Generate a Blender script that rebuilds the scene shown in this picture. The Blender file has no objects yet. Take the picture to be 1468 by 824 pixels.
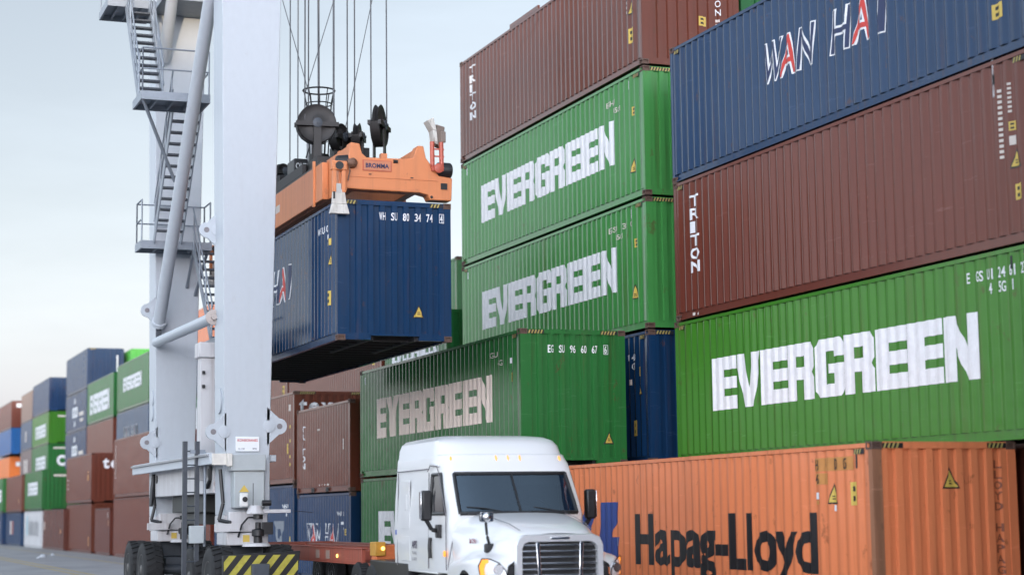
import bpy, bmesh, math, random
from mathutils import Vector, Matrix
random.seed(7)
PI = math.pi
SC = bpy.context.scene
COL = SC.collection

# ------------------------------------------------------------------ materials
def _nt(name):
    m = bpy.data.materials.new(name); m.use_nodes = True
    nt = m.node_tree
    b = nt.nodes['Principled BSDF']
    return m, nt, b

def _n(nt, t, **kw):
    n = nt.nodes.new(t)
    for k, v in kw.items(): setattr(n, k, v)
    return n

def _noise(nt, vec, scale, detail=4, rough=.55):
    n = _n(nt, 'ShaderNodeTexNoise'); n.inputs['Scale'].default_value = scale
    n.inputs['Detail'].default_value = detail; n.inputs['Roughness'].default_value = rough
    nt.links.new(vec, n.inputs['Vector']); return n.outputs['Fac']

def _ramp(nt, fac, a, b, ca=(0, 0, 0, 1), cb=(1, 1, 1, 1)):
    r = _n(nt, 'ShaderNodeValToRGB'); e = r.color_ramp.elements
    e[0].position = a; e[1].position = b; e[0].color = ca; e[1].color = cb
    nt.links.new(fac, r.inputs['Fac']); return r.outputs['Color']

def _mix(nt, fac, a, b, mode='MIX'):
    n = _n(nt, 'ShaderNodeMix', data_type='RGBA', blend_type=mode)
    for sock, v in ((n.inputs[0], fac), (n.inputs[6], a), (n.inputs[7], b)):
        if isinstance(v, bpy.types.NodeSocket): nt.links.new(v, sock)
        elif isinstance(v, (int, float)): sock.default_value = v
        else: sock.default_value = (*v[:3], 1)
    return n.outputs[2]

def _map(nt, scale, loc=(0, 0, 0)):
    tc = _n(nt, 'ShaderNodeTexCoord'); mp = _n(nt, 'ShaderNodeMapping')
    mp.inputs['Scale'].default_value = scale; mp.inputs['Location'].default_value = loc
    nt.links.new(tc.outputs['Object'], mp.inputs['Vector']); return mp.outputs['Vector']

def paint(name, col, rough=.42, wear=.5, rust=(.10, .045, .025), seed=None, dirt=(.10, .09, .08), spec=.5):
    """weathered steel paint: chalky patches, vertical run marks, a few rust blooms"""
    m, nt, b = _nt(name)
    s = random.uniform(0, 60) if seed is None else seed
    o = (s, s * 1.7, s * .3)
    big = _noise(nt, _map(nt, (.35, .35, .35), o), 1.0, 4)
    runs = _noise(nt, _map(nt, (7, 7, .22), o), 1.0, 5, .6)
    fine = _noise(nt, _map(nt, (9, 9, 5), o), 1.0, 5, .65)
    spots = _noise(nt, _map(nt, (3.2, 3.2, 2.0), o), 1.0, 6, .7)
    chalk = tuple(min(1, c * .95 + .014) for c in col)
    c = _mix(nt, _ramp(nt, big, .35, .7), col, _mix(nt, .55 * wear, col, chalk))
    f = _n(nt, 'ShaderNodeMath', operation='MULTIPLY'); f.inputs[1].default_value = .55 * wear
    nt.links.new(_ramp(nt, runs, .50, .72), f.inputs[0])
    c = _mix(nt, f.outputs[0], c, tuple(x * .45 + d * .22 for x, d in zip(col, dirt)) if dirt == (.10, .09, .08) else dirt)
    f2 = _n(nt, 'ShaderNodeMath', operation='MULTIPLY'); f2.inputs[1].default_value = .9 * wear
    nt.links.new(_ramp(nt, spots, .625, .70), f2.inputs[0])
    c = _mix(nt, f2.outputs[0], c, rust)
    drip = _noise(nt, _map(nt, (5, 5, .35), (s * 2, s, s)), 1.0, 4, .55); f4 = _n(nt, 'ShaderNodeMath', operation='MULTIPLY'); f4.inputs[1].default_value = .8 * wear
    nt.links.new(_ramp(nt, drip, .58, .70), f4.inputs[0]); c = _mix(nt, f4.outputs[0], c, tuple(.5 * x + .5 * y for x, y in zip(col, rust)))
    scr = _noise(nt, _map(nt, (.9, .9, 7), (s, s * 3, s)), 1.0, 6, .75); f5 = _n(nt, 'ShaderNodeMath', operation='MULTIPLY'); f5.inputs[1].default_value = .55 * wear
    nt.links.new(_ramp(nt, scr, .615, .68), f5.inputs[0]); c = _mix(nt, f5.outputs[0], c, tuple(min(1, x * 1.25 + .05) for x in col))
    f3 = _n(nt, 'ShaderNodeMath', operation='MULTIPLY'); f3.inputs[1].default_value = .22
    nt.links.new(fine, f3.inputs[0])
    c = _mix(nt, f3.outputs[0], c, tuple(x * .55 for x in col))
    nt.links.new(c, b.inputs['Base Color']); b.inputs['Specular IOR Level'].default_value = spec
    rr = _n(nt, 'ShaderNodeMapRange'); rr.inputs['To Min'].default_value = rough - .03; rr.inputs['To Max'].default_value = rough + .07
    nt.links.new(runs, rr.inputs['Value']); nt.links.new(rr.outputs['Result'], b.inputs['Roughness'])
    dent = _noise(nt, _map(nt, (.9, .9, 1.1), (o[1], o[0], s)), 1.0, 3, .5)
    bp = _n(nt, 'ShaderNodeBump'); bp.inputs['Strength'].default_value = .5 * wear; bp.inputs['Distance'].default_value = .06
    nt.links.new(dent, bp.inputs['Height']); nt.links.new(bp.outputs['Normal'], b.inputs['Normal'])
    return m

def plain(name, col, rough=.5, metal=0.0, var=.25, scale=6.0, emit=0, coat=0):
    m, nt, b = _nt(name)
    f = _noise(nt, _map(nt, (1, 1, 1)), scale, 5, .6)
    c = _mix(nt, f, tuple(x * (1 - var) for x in col), tuple(min(1, x * (1 + var * .6)) for x in col))
    nt.links.new(c, b.inputs['Base Color'])
    b.inputs['Roughness'].default_value = rough; b.inputs['Metallic'].default_value = metal
    if coat: b.inputs['Coat Weight'].default_value = coat; b.inputs['Coat Roughness'].default_value = .06
    if emit:
        b.inputs['Emission Color'].default_value = (*col, 1); b.inputs['Emission Strength'].default_value = emit
    return m

def glass(name, tint=(.45, .55, .55), fres=1.5, refl=(.9, .95, 1)):
    m = bpy.data.materials.new(name); m.use_nodes = True; nt = m.node_tree
    nt.nodes.clear()
    out = _n(nt, 'ShaderNodeOutputMaterial'); mx = _n(nt, 'ShaderNodeMixShader')
    fr = _n(nt, 'ShaderNodeFresnel'); fr.inputs['IOR'].default_value = fres
    tr = _n(nt, 'ShaderNodeBsdfTransparent'); tr.inputs['Color'].default_value = (*tint, 1)
    gl = _n(nt, 'ShaderNodeBsdfGlossy'); gl.inputs['Roughness'].default_value = .02; gl.inputs['Color'].default_value = (*refl, 1)
    ns = _noise(nt, _map(nt, (1, 1, 1)), 2.0, 2)
    bp = _n(nt, 'ShaderNodeBump'); bp.inputs['Strength'].default_value = .04; bp.inputs['Distance'].default_value = .05
    nt.links.new(ns, bp.inputs['Height']); nt.links.new(bp.outputs[0], gl.inputs['Normal'])
    nt.links.new(fr.outputs[0], mx.inputs[0]); nt.links.new(tr.outputs[0], mx.inputs[1]); nt.links.new(gl.outputs[0], mx.inputs[2])
    nt.links.new(mx.outputs[0], out.inputs[0]); return m

# ------------------------------------------------------------------ mesh builder
class MB:
    def __init__(s): s.bm = bmesh.new(); s.mi = 0
    def _f(s, vs):
        try:
            f = s.bm.faces.new(vs); f.material_index = s.mi; return f
        except ValueError: return None
    def hexa(s, p):            # p: 4 bottom (ccw from above) + 4 top
        v = [s.bm.verts.new(q) for q in p]
        for q in ((3, 2, 1, 0), (4, 5, 6, 7), (0, 1, 5, 4), (1, 2, 6, 5), (2, 3, 7, 6), (3, 0, 4, 7)): s._f([v[i] for i in q])
        return s
    def box(s, x0, x1, y0, y1, z0, z1):
        return s.hexa([(x0, y0, z0), (x1, y0, z0), (x1, y1, z0), (x0, y1, z0), (x0, y0, z1), (x1, y0, z1), (x1, y1, z1), (x0, y1, z1)])
    def bar(s, p, q, w, h, up=(0, 0, 1)):   # rectangular bar from p to q
        p = Vector(p); q = Vector(q); d = (q - p).normalized(); u = Vector(up)
        if abs(d.dot(u)) > .98: u = Vector((0, 1, 0))
        r = d.cross(u).normalized(); u = r.cross(d)
        a = [(-w / 2, -h / 2), (w / 2, -h / 2), (w / 2, h / 2), (-w / 2, h / 2)]
        A = [p + r * i + u * j for i, j in a]; B = [q + r * i + u * j for i, j in a]
        v = [s.bm.verts.new(t) for t in A + B]
        for f in ((3, 2, 1, 0), (4, 5, 6, 7), (0, 1, 5, 4), (1, 2, 6, 5), (2, 3, 7, 6), (3, 0, 4, 7)): s._f([v[i] for i in f])
        return s
    def tube(s, p, q, r, n=10, r2=None, caps=True):
        p = Vector(p); q = Vector(q); d = (q - p).normalized(); r2 = r if r2 is None else r2
        u = Vector((0, 0, 1)) if abs(d.z) < .9 else Vector((1, 0, 0))
        a = d.cross(u).normalized(); b = d.cross(a)
        A = []; B = []
        for i in range(n):
            t = 2 * PI * i / n; o = a * math.cos(t) + b * math.sin(t)
            A.append(s.bm.verts.new(p + o * r)); B.append(s.bm.verts.new(q + o * r2))
        for i in range(n): s._f([A[i], B[i], B[(i + 1) % n], A[(i + 1) % n]])
        if caps: s._f(A); s._f(B[::-1])
        return s
    def path(s, pts, r, n=8):
        for a, b in zip(pts[:-1], pts[1:]): s.tube(a, b, r, n)
        return s
    def lathe(s, prof, c, axis, n=24):      # prof: (radius, height along axis)
        ax = Vector(axis).normalized(); u = Vector((0, 0, 1)) if abs(ax.z) < .9 else Vector((1, 0, 0))
        a = ax.cross(u).normalized(); b = ax.cross(a); c = Vector(c); rings = []
        for r, h in prof:
            rings.append([s.bm.verts.new(c + ax * h + (a * math.cos(2 * PI * i / n) + b * math.sin(2 * PI * i / n)) * max(r, 1e-4)) for i in range(n)])
        for R0, R1 in zip(rings[:-1], rings[1:]):
            for i in range(n): s._f([R0[i], R0[(i + 1) % n], R1[(i + 1) % n], R1[i]])
        s._f(rings[0][::-1]); s._f(rings[-1])
        return s
    def prism(s, poly, f0, f1):             # poly list of 2D, f0/f1 map 2D -> 3D
        A = [s.bm.verts.new(f0(*p)) for p in poly]; B = [s.bm.verts.new(f1(*p)) for p in poly]; n = len(poly)
        s._f(A[::-1]); s._f(B)
        for i in range(n): s._f([A[i], A[(i + 1) % n], B[(i + 1) % n], B[i]])
        return s
    def quad(s, *p): s._f([s.bm.verts.new(q) for q in p]); return s
    def grid(s, rows, close=False, skip=None):
        V = [[s.bm.verts.new(p) for p in r] for r in rows]
        for i in range(len(V) - 1):
            m = len(V[i])
            for j in range(m if close else m - 1):
                if skip and skip(i, j): continue
                k = (j + 1) % m; s._f([V[i][j], V[i][k], V[i + 1][k], V[i + 1][j]])
        return V
    def mesh(s, name, mats, recalc=True, ang=35):
        if recalc: bmesh.ops.recalc_face_normals(s.bm, faces=s.bm.faces[:])
        me = bpy.data.meshes.new(name); s.bm.to_mesh(me); s.bm.free()
        for m in (mats if isinstance(mats, (list, tuple)) else [mats]): me.materials.append(m)
        for p in me.polygons: p.use_smooth = True
        me.set_sharp_from_angle(angle=math.radians(ang))
        return me
    def build(s, name, mats, parent=None, loc=(0, 0, 0), bevel=0, label=None, ang=35, subd=0):
        o = bpy.data.objects.new(name, s.mesh(name, mats, ang=ang)); COL.objects.link(o); o.location = loc
        if parent: o.parent = parent
        if bevel:
            b = o.modifiers.new('bevel', 'BEVEL'); b.width = bevel; b.segments = 2; b.limit_method = 'ANGLE'; b.angle_limit = math.radians(50)
        if subd:
            d = o.modifiers.new('subd', 'SUBSURF'); d.levels = subd; d.render_levels = subd
        if label: o['label'] = label
        return o

def put(name, me, parent, loc=(0, 0, 0), label=None):
    o = bpy.data.objects.new(name, me); COL.objects.link(o); o.parent = parent; o.location = loc
    if label: o['label'] = label
    return o
def tag(o, label, cat, group=None):
    o['label'] = label; o['category'] = cat
    if group: o['group'] = group
    return o
def thing(name, label, cat, loc=(0, 0, 0), rz=0, group=None):
    o = bpy.data.objects.new(name, None); COL.objects.link(o); o.location = loc; o.rotation_euler = (0, 0, rz)
    o.empty_display_size = .3
    return tag(o, label, cat, group)
def structure(o): o['kind'] = 'structure'; return o

def outward(o, d):
    n = Vector((0, 0, 0))
    for p in o.data.polygons: n += p.normal
    if n.dot(d) < 0: o.data.flip_normals()
    return o
# ------------------------------------------------------------------ lettering
GL = {'E': [[(0, 0), (1, 0), (1, .25), (.46, .25), (.46, .39), (1, .39), (1, .61), (.46, .61), (.46, .75), (1, .75), (1, 1), (0, 1)]],
      'V': [[(0, 1), (.37, 1), (.5, .36), (.64, 1), (1, 1), (.7, 0), (.3, 0)]],
      'R': [[(0, 0), (.36, 0), (.36, .36), (.6, .36), (.6, 0), (1, 0), (1, .38), (.93, .47), (1, .56), (1, .88), (.9, 1), (0, 1)], [(.36, .58), (.66, .58), (.66, .77), (.36, .77)]],
      'G': [[(.12, 0), (.88, 0), (1, .12), (1, .56), (.5, .56), (.5, .40), (.64, .40), (.64, .22), (.36, .22), (.36, .78), (.64, .78), (.64, .68), (1, .68), (1, .88), (.88, 1), (.12, 1), (0, .88), (0, .12)]],
      'N': [[(0, 0), (.33, 0), (.33, .52), (.66, 0), (1, 0), (1, 1), (.67, 1), (.67, .48), (.34, 1), (0, 1)]]}
def curve_mesh(splines=None, text=None, bold=0.0, spacing=1.0):
    """2D outlines or a line of text -> flat bmesh in (x, y)"""
    if text is None:
        cu = bpy.data.curves.new('outline', 'CURVE'); cu.dimensions = '2D'; cu.fill_mode = 'BOTH'
        for pts in splines:
            sp = cu.splines.new('POLY'); sp.points.add(len(pts) - 1); sp.use_cyclic_u = True
            for p, q in zip(sp.points, pts): p.co = (q[0], q[1], 0, 1)
    else:
        cu = bpy.data.curves.new('line', 'FONT'); cu.body = text; cu.offset = bold; cu.space_character = spacing
        cu.resolution_u = 3; cu.fill_mode = 'BOTH'
    o = bpy.data.objects.new('tmp', cu); COL.objects.link(o)
    dg = bpy.context.evaluated_depsgraph_get(); dg.update()
    me = bpy.data.meshes.new_from_object(o.evaluated_get(dg)); bpy.data.objects.remove(o); bpy.data.curves.remove(cu)
    bm = bmesh.new(); bm.from_mesh(me); bpy.data.meshes.remove(me)
    return bm
def fit(bm, u0, v0, w, h, shear=0):
    xs = [v.co.x for v in bm.verts]; ys = [v.co.y for v in bm.verts]
    a, b, c, d = min(xs), max(xs), min(ys), max(ys)
    for v in bm.verts:
        t = (v.co.y - c) / max(1e-6, d - c)
        v.co = (u0 + (v.co.x - a) / max(1e-6, b - a) * w + shear * t * h, v0 + t * h, 0)
    return bm
def evergreen(u0, v0, w, h):
    sp = []; n = 9; pw = w / n
    for i, ch in enumerate('EVERGREEN'):
        for poly in GL[ch]: sp.append([(u0 + pw * (i + .975 * p[0]), v0 + h * p[1]) for p in poly])
    return curve_mesh(sp)
def text_bm(t, u0, v0, w, h, bold=.012, shear=0, spacing=1.0): return fit(curve_mesh(text=t, bold=bold, spacing=spacing), u0, v0, w, h, shear)
def code_bm(t, u0, v0, cell, h, bold=.016, k=.62):
    """stencilled code: every character in a cell of its own"""
    out = bmesh.new()
    for i, ch in enumerate(t):
        if ch == ' ': continue
        w = cell * k * (.35 if ch in '1I' else 1)
        b = text_bm(ch, u0 + cell * i + (cell * k - w) / 2, v0, w, h, bold)
        me = bpy.data.meshes.new('tmp'); b.to_mesh(me); b.free(); out.from_mesh(me); bpy.data.meshes.remove(me)
    return out
def drape(bm, prof, to3d, lift=.004):
    """cut flat lettering along the corrugation folds and lay it on them"""
    if prof:
        us = [v.co.x for v in bm.verts]; lo, hi = min(us), max(us)
        for t, _ in prof:
            if lo < t < hi:
                bmesh.ops.bisect_plane(bm, geom=bm.verts[:] + bm.edges[:] + bm.faces[:], plane_co=(t, 0, 0), plane_no=(1, 0, 0), dist=1e-5)
    import bisect
    ts = [t for t, _ in prof] if prof else []
    for v in bm.verts:
        d = 0
        if prof:
            i = min(max(bisect.bisect_right(ts, v.co.x) - 1, 0), len(prof) - 2)
            (t0, d0), (t1, d1) = prof[i], prof[i + 1]
            k = min(1, max(0, (v.co.x - t0) / max(1e-9, t1 - t0))); d = d0 + (d1 - d0) * k
        v.co = to3d(v.co.x, v.co.y, d - lift)
    return bm
def bm_obj(name, bm, mat, parent, label=None):
    me = bpy.data.meshes.new(name); bm.to_mesh(me); bm.free(); me.materials.append(mat)
    return put(name, me, parent, label=label)
# ------------------------------------------------------------------ containers
W_C = 2.438
def prof_side(L):
    p = [(0, .012), (.20, .012)]; t = .20; pitch = .278
    n = int((L - .40) / pitch); pitch = (L - .40) / n
    for i in range(n):
        a = t + i * pitch
        p += [(a + .036, .012), (a + .104, .048), (a + .174, .048), (a + .242, .012)]
    return p + [(L, .012)]
def prof_end():
    p = [(0, .016), (.20, .016)]; n = 8; pitch = (W_C - .40) / n
    for i in range(n):
        a = .20 + i * pitch
        p += [(a + .055, .016), (a + .075, .060), (a + pitch - .075, .060), (a + pitch - .055, .016)]
    return p + [(W_C, .016)]
PE = prof_end()
CACHE = {}
DARK = plain('underside_steel', (.018, .018, .02), .7)
RUSTY = paint('corner_casting_steel', (.10, .055, .04), .65, 1.0)
GREY_ST = plain('galvanised_fitting', (.35, .36, .38), .45, .6)
WHITE = plain('white_lettering', (.76, .76, .78), .5, 0, .22, 7)
CREAM = plain('weathered_white_lettering', (.62, .55, .50), .5, 0, .12, 3)
BLACK = plain('black_lettering', (.008, .008, .010), .5)
YEL = plain('yellow_decal', (.60, .42, .08), .5, 0, .15)
HAZ = plain('worn_hazard_yellow', (.42, .33, .10), .6, 0, .5, 20)
REDL = plain('red_lettering', (.55, .04, .03), .5)
NAVY = plain('navy_lettering', (.012, .025, .085), .5)
AMBERL = plain('amber_patch', (.50, .21, .05), .5)
def zstrip(bm_mb, prof, to3d, z0, z1):
    """a corrugated sheet from its fold profile"""
    bm_mb.grid([[to3d(t, z0, d) for t, d in prof], [to3d(t, z1, d) for t, d in prof]])
def cmesh(kind, L, H, hi):
    key = (kind, round(L, 2), round(H, 2), hi)
    if key in CACHE: return CACHE[key]
    m = MB(); W = W_C; zb, zt = (.17 if 'side' in kind else .15), H - .09
    if kind == 'side_panel': zstrip(m, prof_side(L), lambda t, z, d: (d, L - t, z), zb, zt)
    elif kind == 'far_side_panel': zstrip(m, prof_side(L), lambda t, z, d: (W - d, t, z), zb, zt)
    elif kind == 'end_panel': zstrip(m, PE, lambda t, z, d: (t, d, z), zb, zt)
    elif kind == 'far_end_panel': zstrip(m, PE, lambda t, z, d: (W - t, L - d, z), zb, zt)
    elif kind == 'roof_panel':
        n = int(L / .21); rows = []
        for i in range(n + 1):
            y = .05 + (L - .1) * i / n; h = H - .012 - (.016 if i % 2 else 0)
            rows.append([(.05, y, h), (W - .05, y, h)])
        m.grid(rows)
    elif kind == 'underframe':
        m.box(.05, W - .05, .1, L - .1, .152, .172)
        n = int(L / .6)
        for i in range(n): y = .5 + (L - 1.0) * i / (n - 1); m.box(.052, W - .052, y - .03, y + .03, .03, .150)
        m.box(.70, .78, .12, min(3.2, L * .4), .02, .149); m.box(W - .78, W - .70, .12, min(3.2, L * .4), .02, .149)
    elif kind == 'frame':
        for y0, y1 in ((.003, .11), (L - .11, L - .003)):
            m.box(.003, .145, y0, y1, .10, H - .10); m.box(W - .145, W - .003, y0, y1, .10, H - .10)
        for x0, x1 in ((.006, .072), (W - .072, W - .006)):
            m.box(x0, x1, .111, L - .111, H - .085, H - .022)            # top rail
        for x0, x1 in ((.006, .05), (W - .05, W - .006)):
            m.box(x0 + (.042 if x0 < 1 else -.0), x1 + (.012 if x0 < 1 else -.042), .111, L - .111, .035, .168)   # recessed web of the bottom rail
        for x0, x1 in ((.004, .09), (W - .09, W - .004)):
            m.box(x0, x1, .1115, L - .1115, .016, .034)
        for y0, y1 in ((.008, .10), (L - .10, L - .008)):
            m.box(.146, W - .146, y0, y1, H - .105, H - .006)            # header
            m.box(.146, .70, y0, y1, .016, .155); m.box(W - .70, W - .146, y0, y1, .016, .155)   # sill with gooseneck tunnel
            m.box(.701, W - .701, y0 + .003, y1 - .003, .105, .154)
    elif kind == 'corner_casting':
        m.box(0, .165, 0, .18, 0, .118)
        bmesh.ops.recalc_face_normals(m.bm, faces=m.bm.faces[:])
        fs = [f for f in m.bm.faces if abs(f.normal.z) < .5]
        bmesh.ops.inset_individual(m.bm, faces=fs, thickness=.036, depth=0)
        bmesh.ops.inset_individual(m.bm, faces=fs, thickness=.008, depth=-.028)
    CACHE[key] = m.mesh(kind, [DARK if kind == 'underframe' else DARK]); return CACHE[key]

def with_mat(kind, L, H, hi, mat, store):
    k = (kind, round(L, 2), round(H, 2))
    if k not in store:
        me = cmesh(kind, L, H, hi).copy(); me.materials.clear(); me.materials.append(mat); store[k] = me
    return store[k]
PAINTS = {}
COLS = {'brown': (.138, .037, .022), 'brown2': (.108, .029, .019), 'green': (.022, .140, .034), 'bgreen': (.052, .235, .056), 'green2': (.014, .115, .030), 'cgreen': (.044, .185, .015),
        'blue': (.006, .034, .096), 'wblue': (.008, .036, .100), 'slate': (.040, .075, .135), 'bright_blue': (.015, .10, .27), 'orange': (.74, .215, .092), 'vivid': (.72, .19, .045),
        'white': (.52, .53, .52), 'tan': (.24, .15, .11), 'grey': (.15, .11, .11), 'sunlit_green': (.085, .40, .06)}
def get_paint(col, uniq=0):
    k = (col, uniq)
    if k not in PAINTS:
        c = COLS[col]; j = [random.uniform(.90, 1.10) for _ in c]; g = random.uniform(.92, 1.1)
        PAINTS[k] = (paint(col + '_container_paint', tuple(x * (.7 * g + .3 * q) for x, q in zip(c, j)), .21, random.uniform(.5, .75), spec=.30), {})
    return PAINTS[k]
NC = 0
def container(X, Y, Z, L, H, col, label, group=None, lod=0, own=True, rz=0):
    """lod 0: all parts; 1: no castings (far away)"""
    global NC; NC += 1
    mat, store = get_paint(col, NC if own else 0)
    t = thing('shipping_container', label, 'container', (X, Y, Z), rz, group)
    for k in ('side_panel', 'end_panel', 'roof_panel', 'frame'): put(k, with_mat(k, L, H, 1, mat, store), t)
    put('side_panel', with_mat('far_side_panel', L, H, 1, mat, store), t)
    put('end_panel', with_mat('far_end_panel', L, H, 1, mat, store), t)
    put('underframe', cmesh('underframe', L, H, 1), t)
    if lod == 0:
        cm = with_mat('corner_casting', 1, 1, 1, RUSTY, CACHE.setdefault('rs', {}))
        for x in (-.004, W_C - .161):
            for y in (-.004, L - .176):
                for z in (.0, H - .118): put('corner_casting', cm, t, (x, y, z))
    t['L'] = L; t['H'] = H
    return t
def on_side(t, bm, mat, name='lettering', lift=.004, flat=False, label=None):
    L = t['L']; pr = prof_side(L)
    bm_obj(name, drape(bm, None if flat else pr, (lambda u, v, d: (d, L - u, v)), lift if not flat else -.006), mat, t, label)
def on_end(t, bm, mat, name='lettering', lift=.004, flat=False, label=None):
    bm_obj(name, drape(bm, None if flat else PE, (lambda u, v, d: (u, d, v)), lift if not flat else -.006), mat, t, label)
def poly(pts): return curve_mesh([pts])
def rect(u0, v0, w, h): return poly([(u0, v0), (u0 + w, v0), (u0 + w, v0 + h), (u0, v0 + h)])
def triangle(t, where, u, v, s):
    f = on_side if where == 's' else on_end
    f(t, poly([(u - .02 * 1, v - .015), (u + s + .02, v - .015), (u + s / 2, v + s * 1.05 + .03)]), BLACK, 'warning_label', .003)
    f(t, poly([(u + .015, v + .01), (u + s - .015, v + .01), (u + s / 2, v + s * .98)]), YEL, 'warning_label', .006)
    f(t, rect(u + s * .35, v + .05, s * .3, .02), BLACK, 'warning_label', .008); f(t, rect(u + s * .35, v + .09, s * .26, .018), BLACK, 'warning_label', .008)
def decal(t, where, u, v, w, h, mat=None, lines=2):
    f = on_side if where == 's' else on_end
    f(t, rect(u, v, w, h), mat or YEL, 'height_decal', .004)
    for i in range(lines):
        f(t, rect(u + w * .22, v + h * (.18 + .42 * i), w * .5, h * .22), BLACK, 'height_decal', .007)
def hazard(t, x0, x1, where='e'):
    """yellow and black stripes on the header of the end (or the top of the side)"""
    H, L = t['H'], t['L']; m = MB(); z0, z1 = H - .098, H - .022
    f = (lambda u, z, k: (u, .008 - k, z)) if where == 'e' else (lambda u, z, k: (.012 - k, L - u, z - .075))
    m.mi = 0; m.quad(f(x0, z0, .003), f(x1, z0, .003), f(x1, z1, .003), f(x0, z1, .003))
    m.mi = 1; u = x0 + .012; s = .03
    while u + .085 < x1:
        m.quad(f(u, z0, .006), f(u + .034, z0, .006), f(u + .034 + s, z1, .006), f(u + s, z1, .006)); u += .07
    put('hazard_stripe', m.mesh('hazard_stripe', [BLACK, HAZ], recalc=False), t)
def evg(t, u0=1.62, w=8.95, v0=.98, h=1.03, mat=WHITE, flat=False): on_side(t, evergreen(u0, v0, w, h), mat, flat=flat)
def vertical(t, word, u, vtop, pitch, w, h, mat=WHITE, where='s', bold=.02):
    f = on_side if where == 's' else on_end
    for i, ch in enumerate(word):
        if ch != ' ': f(t, text_bm(ch, u, vtop - pitch * i - h, w * (.45 if ch == 'I' else 1), h, bold), mat)
def groups(t, where, words, k0, v0, h, cw, mat=None, lift=.004):
    """a code painted two characters to a fold, as on the real corrugation"""
    L = t['L']; n = int((L - .40) / .278); pitch = (L - .40) / n if where == 's' else (W_C - .40) / 8
    out = bmesh.new()
    for i, wd in enumerate(words):
        u = .20 + (k0 + i) * pitch - cw * len(wd) / 2
        b = code_bm(wd, u, v0, cw, h, .015, .86); me = bpy.data.meshes.new('tmp'); b.to_mesh(me); b.free(); out.from_mesh(me); bpy.data.meshes.remove(me)
    (on_side if where == 's' else on_end)(t, out, mat or WHITE, lift=lift)
def wanhai(t, u0, v0, w, h, flat=False):
    slots = [('W', 0, .15, NAVY), ('A', .135, .125, REDL), ('N', .27, .125, NAVY), ('H', .52, .135, NAVY), ('A', .675, .125, REDL), ('I', .845, .05, NAVY)]
    for ch, a, ww, mt in slots:
        on_side(t, text_bm(ch, u0 + w * a, v0, w * ww, h, .04, .14), WHITE, lift=.004, flat=flat)
        b = text_bm(ch, u0 + w * a + .026, v0 + .026, w * ww - .052, h - .052, -.004, .14)
        on_side(t, b, mt, lift=.009, flat=flat)
# ------------------------------------------------------------------ the stacks
HC = 2.896; ST = 2.59; L40 = 12.192; L20 = 6.058
EV = 'containers with EVERGREEN lettering'
# --- nearest: orange container on the ground
c = container(14.30, 22.90, 0, L40, HC, 'orange', 'faded orange container on the ground at lower right, black Hapag-Lloyd lettering and rusty corner post', rz=-math.radians(1.2))
m = MB(); m.box(-.002, .15, -.002, .05, .12, HC - .12); m.box(-.002, .06, .05, .112, .12, HC - .12)
m.build('corner_post', paint('rusty_corner_post', (.30, .125, .06), .6, 1.0, rust=(.07, .035, .02)), c, label='rust streaked corner post')
on_side(c, text_bm('Hapag-Lloyd', 3.47, .66, 6.96, 1.22, .030), BLACK)
on_side(c, poly([(1.47, 1.05), (1.67, 1.36), (1.87, 2.11), (2.74, 2.11), (2.67, 1.80), (2.34, 1.44), (2.77, 1.44), (2.62, 1.05)]), plain('logo_blue', (.012, .04, .20), .45), 'emblem')
on_side(c, poly([(0.35, 1.05), (0.60, 1.44), (1.00, 2.11), (1.55, 2.11), (1.32, 1.55), (1.10, 1.05)]), bpy.data.materials['logo_blue'], 'emblem')
on_side(c, rect(10.42, 2.50, 1.15, .20), AMBERL, 'code_patch', .003); on_side(c, rect(10.44, 2.30, .42, .17), AMBERL, 'code_patch', .003)
groups(c, 's', ['HB', 'U', '10', '05', '1'], 36.75, 2.515, .165, .085, BLACK, .007); groups(c, 's', ['46', '1'], 36.75, 2.31, .15, .085, BLACK, .007)
triangle(c, 's', 10.86, 2.02, .26); decal(c, 's', 11.50, 1.98, .20, .34)
on_side(c, rect(10.44, 2.08, .14, .10), WHITE, 'data_plate', .006); on_side(c, rect(10.44, 2.0, .14, .06), AMBERL, 'data_plate', .006)
on_side(c, rect(10.98, 1.90, .06, .09), WHITE, 'data_plate', .006); on_side(c, rect(2.65, 1.28, .05, .15), WHITE, 'data_plate', .006)
triangle(c, 'e', 1.18, 2.22, .26); hazard(c, .17, .52); hazard(c, 1.95, 2.28); hazard(c, 11.65, 11.95, 's')
on_side(c, rect(11.70, 2.52, .05, .22), BLACK, 'tie_slot', .004)
vertical(c, 'LLOYD HAPAG', 2.08, 2.62, .155, .11, .12, plain('dark_red_lettering', (.22, .055, .022), .5), 'e')
# --- block right: four tiers
container(17.05, 21.86, 0, L40, HC - .0, 'brown2', 'brown container at ground level, wedged between the orange container and the row behind it')
c = container(16.63, 21.86, 2.90, L40, HC, 'cgreen', 'nearest green container at right, with large EVERGREEN lettering, resting just above the orange container', EV)
evg(c); groups(c, 's', ['E', 'GS', 'U1', '24', '81', '27'], 36.12, 2.46, .165, .074); groups(c, 's', ['4', '5G', '1'], 38.12, 2.24, .165, .074)
hazard(c, 11.75, 11.98, 's'); hazard(c, .18, .42, 's'); on_side(c, rect(11.42, 2.55, .05, .2), BLACK, 'tie_slot')
c = container(16.64, 21.80, 5.81, L40, HC, 'brown', 'wide brown container at right, upright TRITON letters, between blue and green ones', 'brown containers with TRITON lettering')
vertical(c, 'TRITON', .72, 2.52, .272, .38, .235, bold=.03)
on_side(c, text_bm('TGHU 8905', 11.05, 2.30, .10, .6, .0), WHITE)
for k in range(13): on_side(c, rect(11.20, 2.36 - k * .085, .07, .045), CREAM, 'lettering'); 
for k in range(7): on_side(c, rect(11.46, 2.42 - k * .07, .06, .035), CREAM, 'lettering')
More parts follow.
